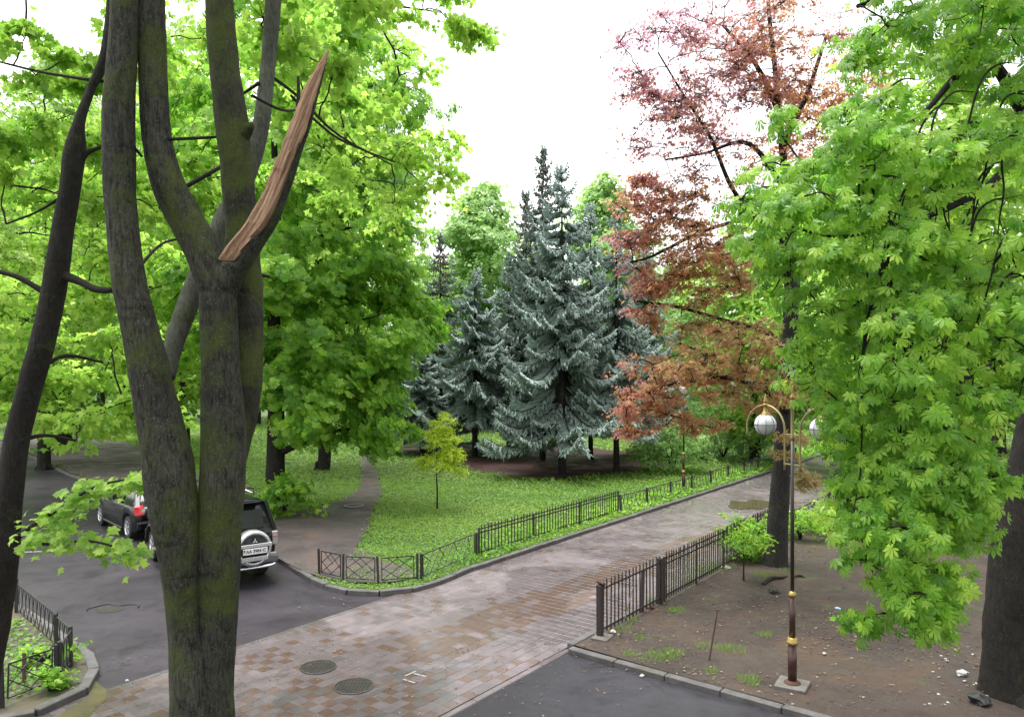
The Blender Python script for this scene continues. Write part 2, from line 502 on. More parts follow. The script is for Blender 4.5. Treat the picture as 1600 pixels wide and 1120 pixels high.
# foliage: reflected and transmitted colours
M['leaf_maple'] = leaf_mat('leaf_maple', [(0.0, (0.13, 0.24, 0.03)), (0.5, (0.26, 0.41, 0.05)), (1.0, (0.41, 0.55, 0.09))],
                           [(0.0, (0.24, 0.52, 0.07)), (0.5, (0.42, 0.71, 0.10)), (1.0, (0.60, 0.84, 0.17))], 0.5)
M['leaf_chestnut'] = leaf_mat('leaf_chestnut', [(0.0, (0.062, 0.150, 0.020)), (0.5, (0.155, 0.305, 0.030)), (1.0, (0.31, 0.47, 0.055))],
                              [(0.0, (0.19, 0.50, 0.05)), (0.5, (0.36, 0.70, 0.07)), (1.0, (0.60, 0.88, 0.12))], 0.52)
M['leaf_far'] = leaf_mat('leaf_far', [(0.0, (0.15, 0.27, 0.07)), (0.5, (0.21, 0.35, 0.085)), (1.0, (0.30, 0.43, 0.12))],
                         [(0.0, (0.28, 0.52, 0.12)), (0.5, (0.42, 0.66, 0.15)), (1.0, (0.56, 0.78, 0.20))], 0.45)
M['leaf_birch'] = leaf_mat('leaf_birch', [(0.0, (0.19, 0.33, 0.11)), (1.0, (0.31, 0.46, 0.16))],
                           [(0.0, (0.38, 0.62, 0.18)), (1.0, (0.55, 0.78, 0.28))], 0.5)
M['leaf_yellow'] = leaf_mat('leaf_yellow', [(0.0, (0.36, 0.47, 0.04)), (1.0, (0.55, 0.64, 0.07))],
                            [(0.0, (0.60, 0.80, 0.06)), (1.0, (0.85, 0.95, 0.12))], 0.5)
M['leaf_red'] = leaf_mat('leaf_copper', [(0.0, (0.19, 0.085, 0.11)), (0.3, (0.24, 0.10, 0.09)), (0.6, (0.30, 0.135, 0.06)), (1.0, (0.26, 0.20, 0.075))],
                         [(0.0, (0.62, 0.32, 0.42)), (0.3, (0.72, 0.32, 0.27)), (0.6, (0.80, 0.40, 0.16)), (1.0, (0.62, 0.50, 0.18))], 0.5)
M['leaf_olive'] = leaf_mat('leaf_olive', [(0.0, (0.15, 0.12, 0.07)), (0.5, (0.22, 0.16, 0.08)), (1.0, (0.22, 0.27, 0.08))],
                           [(0.0, (0.50, 0.32, 0.16)), (0.5, (0.60, 0.42, 0.16)), (1.0, (0.50, 0.60, 0.16))], 0.45)
M['grass'] = leaf_mat('ground_cover', [(0.0, (0.065, 0.145, 0.020)), (0.5, (0.125, 0.23, 0.032)), (1.0, (0.21, 0.32, 0.055))],
                      [(0.0, (0.20, 0.42, 0.05)), (0.5, (0.32, 0.58, 0.07)), (1.0, (0.46, 0.68, 0.10))], 0.4)
M['needles_blue'] = leaf_mat('needles_blue', [(0.0, (0.13, 0.175, 0.145)), (0.5, (0.235, 0.310, 0.272)), (1.0, (0.37, 0.46, 0.425))],
                             [(0.0, (0.10, 0.16, 0.12)), (1.0, (0.30, 0.42, 0.36))], 0.2, 0.6, 0.3)
M['needles_dark'] = leaf_mat('needles_dark', [(0.0, (0.08, 0.105, 0.08)), (0.5, (0.15, 0.195, 0.165)), (1.0, (0.25, 0.32, 0.285))],
                             [(0.0, (0.06, 0.09, 0.06)), (1.0, (0.18, 0.26, 0.2))], 0.2, 0.6, 0.3)
M['cone'] = leaf_mat('cone_brown', [(0.0, (0.12, 0.06, 0.05)), (1.0, (0.22, 0.12, 0.09))], [(0.0, (0.05, 0.02, 0.02)), (1.0, (0.08, 0.03, 0.02))], 0.1)
def simple(name, color, rough=0.5, metal=0.0, spec=0.5, var=0.3, scale=20, coat=0.0, bump=0.15):
    t = NT(name); v = t.coord((1, 1, 1))
    a = t.noise(v, scale, 5, 0.65)
    c = t.mix(a, tuple(x * (1 - var) for x in color), tuple(min(1, x * (1 + var)) for x in color))
    r = t.math('ADD', t.math('MULTIPLY', a, 0.2), rough - 0.1)
    t.pbr(c, r, t.bump(a, bump, 0.004), metal, spec, coat)
    return t.m
M['iron'] = simple('iron_dark', (0.022, 0.02, 0.02), 0.5)
M['iron_brown'] = simple('iron_brown', (0.026, 0.018, 0.016), 0.45)
M['rust'] = simple('rust', (0.075, 0.036, 0.024), 0.8)
M['post_brown'] = simple('post_brown', (0.045, 0.018, 0.013), 0.35, scale=8)
M['gold'] = simple('gold_paint', (0.34, 0.245, 0.075), 0.4, 0.6, var=0.2)
M['gold_dull'] = simple('gold_dull', (0.25, 0.205, 0.09), 0.5, 0.3, var=0.25)
M['globe'] = simple('globe_glass', (0.50, 0.51, 0.53), 0.3, var=0.12, scale=6)
M['wire'] = simple('wire_black', (0.02, 0.02, 0.02), 0.5)
M['car_black'] = simple('paint_black', (0.004, 0.004, 0.006), 0.22, spec=0.32, var=0.1, scale=3, bump=0.0)
M['plastic'] = simple('plastic_black', (0.018, 0.018, 0.018), 0.6, var=0.2)
M['glass_dark'] = simple('glass_tinted', (0.008, 0.010, 0.009), 0.12, spec=0.35, var=0.1, scale=2, bump=0.0)
M['tyre'] = simple('tyre_rubber', (0.018, 0.018, 0.018), 0.8)
M['silver'] = simple('silver_paint', (0.55, 0.56, 0.57), 0.25, 0.75, var=0.08)
M['silver_dark'] = simple('silver_dark', (0.16, 0.165, 0.17), 0.35, 0.5, var=0.1)
M['chrome'] = simple('chrome', (0.75, 0.76, 0.78), 0.12, 1.0, var=0.05, bump=0.0)
M['lamp_red'] = simple('tail_lamp_red', (0.55, 0.012, 0.02), 0.2, var=0.15, coat=1.0)
M['lamp_clear'] = simple('tail_lamp_clear', (0.32, 0.29, 0.28), 0.2, var=0.1, coat=1.0)
M['plate'] = simple('plate_white', (0.78, 0.78, 0.76), 0.4, var=0.05)
M['plate_ink'] = simple('plate_ink', (0.01, 0.01, 0.015), 0.5, var=0.05)
M['plate_blue'] = simple('plate_blue', (0.03, 0.09, 0.35), 0.4, var=0.05)
M['plate_yellow'] = simple('plate_yellow', (0.65, 0.55, 0.05), 0.4, var=0.05)
M['road_white'] = simple('white_marking', (0.22, 0.22, 0.215), 0.7, var=0.3, scale=9)
M['cast_iron'] = simple('cast_iron', (0.06, 0.056, 0.052), 0.35, 0.4, var=0.4, scale=30)
M['litter_white'] = simple('litter_white', (0.28, 0.28, 0.27), 0.6, var=0.1)
M['litter_blue'] = simple('litter_blue', (0.25, 0.40, 0.60), 0.5, var=0.2)
M['litter_dark'] = simple('litter_dark', (0.02, 0.02, 0.022), 0.4)
M['stone'] = simple('stone_dark', (0.03, 0.026, 0.023), 0.8)
M['stone_pale'] = simple('stone_pale', (0.34, 0.32, 0.29), 0.8)
M['facade'] = simple('facade_cream', (0.55, 0.52, 0.46), 0.8, var=0.12, scale=0.6)
M['pane'] = simple('pane_dark', (0.05, 0.06, 0.07), 0.15, var=0.2, scale=1)
t = NT('water_puddle'); v = t.coord((1, 1, 1), obj=False)
c = t.mix(t.noise(v, 2.2, 5, 0.7), (0.05, 0.045, 0.03), (0.10, 0.085, 0.045))
t.pbr(c, 0.06, t.bump(t.noise(v, 9, 2), 0.03, 0.004), spec=0.5); M['puddle'] = t.m
#==GEOM==
# ------------------------------------------------------------------ ground, roads, kerbs
O2 = np.array([-0.94, 18.9]); U2 = np.array([0.6, 0.8]); V2 = np.array([0.8, -0.6]); PW = 4.65
PATH_RZ = math.atan2(0.8, 0.6)
def pth(u, v): return O2 + U2 * u + V2 * v
def G(px, py): return g(px, py)[:2]
ROADK = [np.array(p) for p in ((-5.9, 19.67), (-9.5, 23.55), (-20.3, 35.3), (-34.8, 52.0), (-62.0, 83.0))]
CORNER = [pth(0.6, 0), pth(-0.2, -0.03), G(700, 909), G(660, 924), G(625, 930), G(590, 932), G(545, 930), G(515, 924), G(490, 913), G(465, 897), ROADK[0]]
setting('ground', patch('ground', [(-400, -40), (400, -40), (400, 700), (-400, 700)], -0.06, M['turf']))
setting('road', patch('road', [(-75, -8), (30, -8), (30, 16), (-6, 30), (-60, 95), (-85, 80)], 0.0, M['asphalt'], 4.0))
# asphalt apron of the lower right is a fresher surface
setting('forecourt', patch('forecourt', [pth(-13, PW + 0.15), pth(-3.05, PW + 0.15), (3.98, 11.05), (12.0, 4.7), (12, -6), (-4, -6)], 0.004, M['asphalt2']))
lawn_poly = [pth(90, -0.15), pth(0.6, -0.15)] + [p + np.array([-0.03, 0.15]) for p in CORNER[1:6]] + [p + np.array([0.05, 0.15]) for p in CORNER[6:]] + \
            [p + np.array([0.11, 0.10]) for p in ROADK[1:]] + [(-160, 110), (-160, 300), (160, 300), (160, 110)]
LAWN = np.array([p[:2] for p in lawn_poly])
setting('lawn', patch('lawn', lawn_poly, 0.10, M['turf'], 2.5, 0.03, 4))
# trodden earth track across the lawn, and bare strip along the road
track = [G(436, 877), G(470, 896), G(500, 909), G(532, 917), G(552, 893), G(556, 870), G(570, 836), G(586, 805), G(597, 775), G(593, 748), G(584, 727), G(590, 708), G(600, 695),
         G(586, 694), G(566, 712), G(562, 728), G(566, 748), G(560, 768), G(536, 784), G(500, 800), G(452, 806), G(425, 790)] + \
        [ROADK[1] + np.array([0.9, 2.6]), ROADK[2] + np.array([3.0, 4.2]), ROADK[3] + np.array([4, 6]), ROADK[3] + np.array([0.15, 0.1]), ROADK[2] + np.array([0.15, 0.1]), ROADK[1] + np.array([0.15, 0.1])]
track = wobble(track, 0.16, 0.6, 2)
TRACK = np.array(track)
setting('dirt_path', patch('dirt_path', track, 0.135, M['soil_dark'], 0.8, 0.012, 8))
worn = wobble([G(505, 907), G(550, 918), G(610, 918), G(652, 908), G(628, 892), G(590, 880), G(566, 862), G(556, 872), G(545, 893), G(528, 908)], 0.12, 0.4, 41)
WORN = np.array(worn)
setting('worn_earth', patch('worn_earth', worn, 0.139, M['soil_dark'], 0.0))
mulch = [G(606, 702), G(650, 716), G(705, 726), G(742, 738), G(800, 748), G(870, 753), G(940, 746), G(1000, 742), G(1050, 733), G(1020, 716), G(960, 706), G(860, 700), G(760, 699), G(680, 697)]
mulch = wobble(mulch, 0.5, 0.9, 5)
MULCH = np.array(mulch)
setting('needle_bed', patch('needle_bed', mulch, 0.14, M['mulch'], 1.2, 0.02, 12))
# bare yard on the right of the path
yard_poly = [pth(-2.95, PW + 0.16), pth(70, PW + 0.16), (120, 80), (120, -6), (12.3, 4.75), (4.05, 11.2), (2.42, 12.5), (1.12, 13.62)]
YARD = np.array(yard_poly)
setting('yard', patch('yard', yard_poly, 0.09, M['soil'], 0.9, 0.02, 21))
# garden bed in the lower left
bedk = [(-40, 47.0), (-12.2, 17.6), (-9.25, 15.0), G(116, 1015), G(139, 1030), G(147, 1052), G(140, 1075), G(121, 1092), G(85, 1110), G(37, 1125), (-8.3, 10.3), (-12, 9.0)]
bed_poly = [p for p in bedk] + [(-60, 5), (-60, 40)]
BED = np.array([p[:2] for p in bed_poly])
setting('garden_bed', patch('garden_bed', bed_poly, 0.09, M['bed'], 0.8, 0.03, 31))
mossp = wobble([G(150, 1063), G(170, 1078), G(168, 1092), G(140, 1125), G(70, 1135), G(100, 1112), G(135, 1092)], 0.09, 0.25, 3)
setting('moss_patch', patch('moss_patch', mossp, 0.024, M['moss_yellow'], 0.0))

def kerb_run(name, pts, step=1.0, w=0.15, h=0.14, mat=M['kerb'], z=0.0, lean=0.004):
    """a row of separate kerb stones along a polyline (centre line)"""
    root = setting(name)
    P = np.array([np.asarray(p, float)[:2] for p in pts])
    seg = np.linalg.norm(np.diff(P, axis=0), axis=1); cum = np.concatenate([[0], np.cumsum(seg)])
    n = max(1, int(round(cum[-1] / step)))
    me = box_mesh('kerb_stone', (1, w, h), mat, 0.012)
    for k in range(n):
        s0, s1 = cum[-1] * k / n, cum[-1] * (k + 1) / n
        a = np.array([np.interp(s0, cum, P[:, 0]), np.interp(s0, cum, P[:, 1])])
        b = np.array([np.interp(s1, cum, P[:, 0]), np.interp(s1, cum, P[:, 1])])
        L = np.linalg.norm(b - a); c = (a + b) / 2
        put('kerb_stone', me, root, (c[0], c[1], z + h / 2 - 0.02 + random.uniform(-lean, lean) * 2),
            (random.uniform(-lean, lean) * 4, random.uniform(-lean, lean), math.atan2(b[1] - a[1], b[0] - a[0]) + random.uniform(-lean, lean)), (L - 0.012, 1, 1))
    return root
off = lambda pts, d: [np.asarray(p) + d for p in pts]
kerb_run('path_kerb', [pth(40, -0.075), pth(0.6, -0.075)], 1.0)
kerb_run('corner_kerb', off(CORNER, np.array([0.0, 0.07])), 0.75)
kerb_run('road_kerb', [ROADK[0] + np.array([0.05, 0.06]), ROADK[2] + np.array([0.05, 0.06]), ROADK[3]], 1.0, h=0.12)
kerb_run('yard_path_kerb', [pth(-3.0, PW + 0.075), pth(34, PW + 0.075)], 0.9, h=0.125)
kerb_run('forecourt_kerb', [(1.02, 13.5), (2.36, 12.42), (3.98, 11.12), (12.0, 4.75)], 0.95, w=0.15, h=0.125)
kerb_run('bed_kerb', [p for p in bedk[1:-1]], 0.8, w=0.17, h=0.13)
# flush edging strips between pavers and asphalt
kerb_run('path_edging', [pth(-13.5, -0.06), pth(-0.5, -0.06)], 0.9, w=0.11, h=0.05, mat=M['tile_grey'], z=-0.012, lean=0.001)
kerb_run('forecourt_edging', [pth(-13.5, PW + 0.07), pth(-3.05, PW + 0.07)], 0.9, w=0.12, h=0.05, mat=M['tile_pale'], z=-0.012, lean=0.001)

# block paving: the 300 blocks that show largest are parts, the rest one mass
path_root = setting('paved_path')
put('bedding', patch('bedding', [pth(-13.6, 0), pth(60, 0), pth(60, PW), pth(-13.6, PW)], 0.006, M['grout']), path_root)
TS = 0.2114
nu, nv = int(56 / TS), int(round(PW / TS))
ii, jj = np.meshgrid(np.arange(nu), np.arange(nv), indexing='ij'); ii = ii.ravel(); jj = jj.ravel()
uu = -13.5 + (ii + 0.5) * TS; vv = (jj + 0.5) * TS
cx = O2[0] + U2[0] * uu + V2[0] * vv; cy = O2[1] + U2[1] * uu + V2[1] * vv
reg = vnoise(np.stack([uu * 0.32, vv * 0.75], 1), 11) + 0.25 * vnoise(np.stack([uu * 1.3, vv * 1.6], 1), 5)
rnd = RNG.random(len(uu))
chk = (ii + jj) % 2 == 0
# streak of redder blocks along the right middle of the path and a checker towards the lower left
streak = np.exp(-((vv - 2.9 - 0.06 * uu) / 0.75) ** 2) * (uu > -5) * (uu < 9)
low = np.clip((-2.0 - uu) / 5, 0, 1)
typ = np.zeros(len(uu), int)
typ[(chk) & (rnd < 0.10 + 0.62 * low * (reg > -0.1) + 0.22 * (reg > 0.45))] = 1
typ[(streak > 0.45) & (rnd < 0.75)] = 1
typ[(~chk) & (low > 0.2) & (reg > 0.1) & (rnd < 0.7)] = 2
typ[(typ == 0) & (rnd > 0.93)] = 2
px = 800 + F_PX * cx / np.maximum(cy, 0.1); py = HOR + F_PX * CAM_H / np.maximum(cy, 0.1)
vis = (px > 365) & (px < 1600) & (py < 1112) & (cy > 1)
order = np.where(vis)[0][np.argsort(cy[vis])][:300]
pick = np.zeros(len(uu), bool); pick[order] = True
TMATS = [M['tile_pale'], M['tile_red'], M['tile_grey']]
b_, h_ = TS / 2 - 0.0018, 0.03
TV = np.array([[sx * b_, sy * b_, -h_] for sx, sy in ((-1, -1), (1, -1), (1, 1), (-1, 1))] + [[sx * b_, sy * b_, -0.003] for sx, sy in ((-1, -1), (1, -1), (1, 1), (-1, 1))] +
              [[sx * (b_ - 0.004), sy * (b_ - 0.004), 0] for sx, sy in ((-1, -1), (1, -1), (1, 1), (-1, 1))])
TF = np.array([[0, 1, 5, 4], [1, 2, 6, 5], [2, 3, 7, 6], [3, 0, 4, 7], [4, 5, 9, 8], [5, 6, 10, 9], [6, 7, 11, 10], [7, 4, 8, 11], [8, 9, 10, 11]])
sink = vnoise(np.stack([cx, cy], 1) * 0.8, 77) * 0.004
tile_me = [np_mesh('paving_block', TV, TF, m) for m in TMATS]
for k in order:
    put('paving_block', tile_me[typ[k]], path_root, (cx[k], cy[k], 0.018 + sink[k] + RNG.normal(0, 0.0006)), (RNG.normal(0, 0.0018), RNG.normal(0, 0.0018), PATH_RZ + RNG.normal(0, 0.003)))
rest = np.where(~pick)[0]
nrm = np.stack([RNG.normal(0, 0.0018, len(rest)), RNG.normal(0, 0.0018, len(rest)), np.ones(len(rest))], 1)
xd = np.repeat(np.array([[U2[0], U2[1], 0.0]]), len(rest), 0) + RNG.normal(0, 0.006, (len(rest), 3)) * np.array([1, 1, 0])
pos = np.stack([cx[rest], cy[rest], 0.018 + sink[rest] + RNG.normal(0, 0.0006, len(rest))], 1)
V_, F_ = stamp(TV, TF, pos, xd, nrm, np.ones(len(rest)))
o = put('paving_blocks', np_mesh('paving_blocks', V_, F_, TMATS, midx=np.repeat(typ[rest], 9)), path_root); o['kind'] = 'stuff'
# puddles: thin films lying in the hollows
def puddle(px_, py_, rx, ry, seed, z, n=26, label=None):
    c = G(px_, py_); out = []
    for k in range(n):
        a = 2 * math.pi * k / n
        r = 1 + 0.32 * math.sin(2 * a + seed) + 0.18 * math.sin(5 * a + seed * 2.3)
        out.append((c[0] + rx * r * math.cos(a), c[1] + ry * r * math.sin(a)))
    return patch('puddle', out, z, M['puddle'])
for a in ((1176, 789, 0.75, 1.1, 1.0, 0.031), (192, 752, 1.1, 2.3, 2.0, 0.006)):
    setting('puddle', puddle(*a))

# ------------------------------------------------------------------ manhole covers
def manhole(px_, py_, r, label, z, mat, rim=None, pale=False):
    c = G(px_, py_)
    t_ = thing('manhole_cover', label, 'manhole cover', (c[0], c[1], z))
    bm = bmesh.new()
    n = 32
    prof = [(r * 1.0, 0.0), (r * 1.0, 0.012), (r * 0.93, 0.016), (r * 0.92, 0.004), (r * 0.89, 0.004)]
    rings = [[bm.verts.new((p * math.cos(2 * math.pi * k / n), p * math.sin(2 * math.pi * k / n), zz)) for k in range(n)] for p, zz in prof]
    for a, b in zip(rings, rings[1:]):
        for k in range(n): bm.faces.new((a[k], a[(k + 1) % n], b[(k + 1) % n], b[k]))
    put('frame', bm_mesh('frame', bm, rim or mat), t_)
    bm = bmesh.new()
    v = [bm.verts.new((r * 0.885 * math.cos(2 * math.pi * k / n), r * 0.885 * math.sin(2 * math.pi * k / n), 0.008)) for k in range(n)]
    bm.faces.new(v)
    if not pale:
        m = int(r * 0.85 / 0.055)
        for i in range(-m, m + 1):
            for j in range(-m, m + 1):
                x, y = i * 0.055, j * 0.055
                if x * x + y * y < (r * 0.8) ** 2: box_bm(bm, (x, y, 0.011), (0.034, 0.034, 0.008))
    put('cover', bm_mesh('cover', bm, mat), t_)
    return t_
manhole(497, 1044, 0.30, 'round cast iron manhole cover in the paving, the farther and left one of the pair', 0.020, M['cast_iron'])
manhole(553, 1074, 0.31, 'round wet manhole cover in the paving, nearer and right one of the pair', 0.020, M['cast_iron'])
manhole(553, 797, 0.34, 'manhole cover with a whitish concrete rim on the dirt path in the lawn', 0.165, M['soil_dark'], M['stone_pale'], True)
# sunken drain in the asphalt with a broken edge
c = G(172, 952)
t_ = thing('road_drain', 'sunken oval drain with a cracked rim in the asphalt road', 'drain', (c[0], c[1], 0.003))
bm = bmesh.new()
vs = [bm.verts.new((0.26 * math.cos(k / 20 * 6.283) * (1 + 0.12 * math.sin(3 * k)), 0.22 * math.sin(k / 20 * 6.283), 0.003)) for k in range(20)]
bm.faces.new(vs); put('grate', bm_mesh('grate', bm, M['cast_iron']), t_)
Pk = [(-0.42 - 0.05 * math.sin(k), -0.1 + 0.06 * k, 0.004) for k in range(4)] + [(-0.3 + 0.13 * k, 0.28 + 0.05 * math.sin(k * 1.7), 0.006) for k in range(7)] + [(0.52, 0.12, 0.004)]
V_, F_ = tube_arr(catmull(Pk, 3), np.full(len(catmull(Pk, 3)), 0.016), 6)
put('crack_rim', np_mesh('crack_rim', V_, F_, M['litter_dark']), t_)
me = box_mesh('road_marking', (1.25, 0.09, 0.004), M['road_white'])
c = G(52, 862); setting('road_marking', me, (c[0], c[1], 0.006)).rotation_euler = (0, 0, 0.16)
me = box_mesh('pale_mark', (0.42, 0.035, 0.003), M['road_white'])
mk = setting('pale_mark')  # three thin pale strips lying just above the blocks
c = G(640, 1058)
for dx, dy, rz in ((0, 0.1, 0.93), (0.16, 0.04, -0.55), (0.02, -0.2, -0.6)):
    put('stroke', me, mk, (c[0] + dx, c[1] + dy, 0.026), (0, 0, rz), (0.6, 1, 1))

# ------------------------------------------------------------------ fences
def bar_mesh(name, L, s, mat):   # unit bar along +X
    return box_mesh(name, (L, s, s), mat, 0.0, (L / 2, 0, 0))
def span(o_parent, name, a, b, s, mat, depth=None):
    a = Vector(a); b = Vector(b); d = b - a
    me = box_mesh(name, (d.length, s, depth or s), mat)
    o = put(name, me, o_parent, (a + b) / 2)
    o.rotation_euler = d.to_track_quat('X', 'Z').to_euler()
    return o
def picket_fence(label, a, b, npost, h, pitch, mat, base_z=0.1, rail=0.032, postw=0.045, inner=True, group=None, lean=0.0):
    a = np.asarray(a, float); b = np.asarray(b, float)
    L = np.linalg.norm(b - a); rz = math.atan2(b[1] - a[1], b[0] - a[0])
    t_ = thing('picket_fence', label, 'fence', (a[0], a[1], base_z), rz, group)
    pm = box_mesh('post', (postw, postw, h * 0.98), mat, 0.004, (0, 0, h * 0.49))
    for k in range(npost):
        put('post', pm, t_, (L * k / (npost - 1), 0.0, -0.03), (random.gauss(0, 0.008 + lean), random.gauss(0, 0.008 + lean), 0))
    for z_ in ([0.12, h * 0.78, h * 0.9] if inner else [0.12, h * 0.86]):
        put('rail', box_mesh('rail', (L, 0.022, rail), mat, 0.003, (L / 2, 0, z_)), t_)
    # slim picket with a pointed head
    s = 0.021
    Vp = np.array([[-s / 2, -s / 2, 0.05], [s / 2, -s / 2, 0.05], [s / 2, s / 2, 0.05], [-s / 2, s / 2, 0.05], [-s / 2, -s / 2, h], [s / 2, -s / 2, h], [s / 2, s / 2, h], [-s / 2, s / 2, h], [0, 0, h + 0.035]])
    Fp = np.array([[0, 1, 5, 4], [1, 2, 6, 5], [2, 3, 7, 6], [3, 0, 4, 7], [3, 2, 1, 0]])
    me = bpy.data.meshes.new('picket')
    me.from_pydata([tuple(v) for v in Vp], [], [tuple(f) for f in Fp] + [(4, 5, 8), (5, 6, 8), (6, 7, 8), (7, 4, 8)])
    me.materials.append(mat)
    n = int(L / pitch)
    for k in range(n):
        x = (k + 0.5) * L / n
        if min(abs(x - L * q / (npost - 1)) for q in range(npost)) < 0.04: continue
        put('picket', me, t_, (x, -0.022, random.uniform(-0.006, 0.006)), (random.gauss(0, 0.006), random.gauss(0, 0.012), 0))
    return t_
picket_fence('tall dark picket fence on the lawn edge left of the paved path', pth(0.93, -0.6), pth(8.35, -0.6), 4, 0.80, 0.145, M['iron'], 0.09)
picket_fence('tall brown picket fence with pointed bars between path and bare yard', pth(0.32, PW + 0.3), pth(6.9, PW + 0.3), 5, 1.0, 0.115, M['iron_brown'], 0.09, lean=0.01)
gt = picket_fence('short leaning picket section with a thick end post at the yard corner', pth(-2.35, PW + 0.3), pth(0.12, PW + 0.3), 2, 1.0, 0.145, M['iron_brown'], 0.09, postw=0.10, inner=False)
p0 = box_mesh('post', (0.06, 0.06, 0.86), M['iron_brown'], 0.004, (0, 0, 0.43)); put('post', p0, gt, (1.75, 0.05, 0), (0.02, 0.015, 0))
put('foot_slab', box_mesh('foot_slab', (0.42, 0.3, 0.05), M['slab'], 0.008), gt, (0.0, -0.05, 0.0), (0.05, 0.04, 0.2))
put('cap', box_mesh('cap', (0.13, 0.16, 0.05), M['rust'], 0.01), gt, (0.03, 0.0, 0.98), (0.3, 0.5, 0.3))
def low_panel_fence(label, pts, h=0.62, base_z=0.10, mat=M['iron'], style='cross', postw=0.055, group=None, detail=True, gap=0.08):
    pts = [np.asarray(p, float)[:2] for p in pts]
    t_ = thing('panel_fence', label, 'fence', (pts[0][0], pts[0][1], base_z), 0, group)
    o0 = pts[0]
    pm = box_mesh('post', (postw, postw, h + 0.08), mat, 0.004, (0, 0, h / 2))
    for p in pts:
        put('post', pm, t_, (p[0] - o0[0], p[1] - o0[1], random.uniform(-0.015, 0.01)), (random.gauss(0, 0.02), random.gauss(0, 0.02), random.uniform(0, 0.5)))
    for a, b in zip(pts, pts[1:]):
        L = np.linalg.norm(b - a); d = (b - a) / L
        pr = put('panel', box_mesh('panel', (L - 2 * gap, 0.016, 0.022), mat, 0, (L / 2, 0, h * 0.97)), t_, (a[0] - o0[0], a[1] - o0[1], 0), (random.gauss(0, 0.02), random.gauss(0, 0.008), math.atan2(d[1], d[0])))
        x0, x1, z0, z1 = gap, L - gap, h * 0.14, h * 0.97
        span(pr, 'bar', (x0, 0, z0), (x1, 0, z0), 0.018, mat)
        span(pr, 'bar', (x0, 0, z0), (x0, 0, z1), 0.018, mat); span(pr, 'bar', (x1, 0, z0), (x1, 0, z1), 0.018, mat)
        w = x1 - x0
        if style == 'cross':
            segs = [((0, 0.45), (0.55, 1)), ((0, 0), (1, 1)), ((0.45, 0), (1, 0.55)), ((0, 0.55), (0.5, 0.06)), ((0.15, 1), (0.6, 0.5)), ((0.45, 1), (1, 0.35))]
        elif style == 'slash':
            n = max(3, int(w / 0.26)); segs = [((k / n, 0), (min(1, (k + 1.6) / n), 1 if k + 1.6 <= n else (n - k) / 1.6)) for k in range(n)] + [((0.02 * k + k / n, 1), (min(1, (k + 1.2) / n), 0.5)) for k in range(0, n, 2)]
        else:   # wavy lattice
            n = max(3, int(w / 0.26)); segs = []
            for k in range(n):
                segs += [((k / n, 0), ((k + 0.55) / n, 0.5)), (((k + 0.55) / n, 0.5), (k / n + 0.2 / n, 1)), (((k + 1) / n, 0), ((k + 0.45) / n, 0.5)), (((k + 0.45) / n, 0.5), ((k + 0.8) / n, 1))]
        for (ax, az), (bx, bz) in segs:
            span(pr, 'bar', (x0 + w * ax, 0.004, z0 + (z1 - z0) * az), (x0 + w * bx, 0.004, z0 + (z1 - z0) * bz), 0.014, mat)
    return t_
low_panel_fence('low dark fence of crossed bar panels round the lawn corner', [G(499, 905), G(536, 915), G(591, 919), G(652, 914)], h=0.60, style='cross')
low_panel_fence('low fence panel of slanted bars joining the tall left fence', [G(652, 914) + np.array([0.09, 0.03]), pth(0.82, -0.6)], h=0.60, style='slash')
far_pts = [pth(8.5 + 1.95 * k, -0.6) for k in range(11)]
low_panel_fence('long low lattice fence on the far lawn edge beyond the tall fence', far_pts, h=0.58, style='wave', postw=0.05)
low_panel_fence('low lattice fence beside the path behind the copper maple trunk', [pth(7.2 + 1.95 * k, PW + 0.35) for k in range(9)], h=0.62, style='wave', postw=0.05)
bp0, bp1, bp2, bp3, bp4 = np.array([-9.97, 15.45]), G(88, 1024), G(111, 1050), G(88, 1080), G(3, 1115)
low_panel_fence('low lattice fence of the garden bed along the asphalt road', [bp1] + [bp0 + (bp0 - bp1) * k for k in range(7)], h=0.62, style='wave')
low_panel_fence('short rounded corner piece of the garden bed fence', [bp1 + np.array([0.05, -0.06]), bp2, bp3 + np.array([0.03, 0.06])], h=0.62, style='wave', gap=0.05)
bf = low_panel_fence('open rectangular frame fence panel at the front of the garden bed', [bp3, bp4, bp4 + (bp4 - bp3) * 2], h=0.60, style='cross')
put('rusty_bar', box_mesh('rusty_bar', (0.06, 0.01, 0.48), M['rust']), bf, (-0.42, -0.12, 0.3)).update_tag()

# ------------------------------------------------------------------ street lamps
def lathe(name, prof, mat, n=20, smooth=True):
    bm = bmesh.new()
    rings = [[bm.verts.new((r * math.cos(2 * math.pi * k / n), r * math.sin(2 * math.pi * k / n), z)) for k in range(n)] for z, r in prof]
    for a, b in zip(rings, rings[1:]):
        for k in range(n): bm.faces.new((a[k], a[(k + 1) % n], b[(k + 1) % n], b[k]))
    bm.faces.new(rings[0][::-1]); bm.faces.new(rings[-1])
    me = bm_mesh(name, bm, mat)
    if smooth:
        for p in me.polygons: p.use_smooth = len(p.vertices) == 4
    return me
def tube_mesh(name, pts, r, mat, sides=10, n=5):
    P = catmull(pts, n)
    R = np.full(len(P), r) if np.isscalar(r) else np.interp(np.linspace(0, 1, len(P)), np.linspace(0, 1, len(r)), r)
    V, F = tube_arr(P, R, sides)
    return np_mesh(name, V, F, mat, smooth=True)
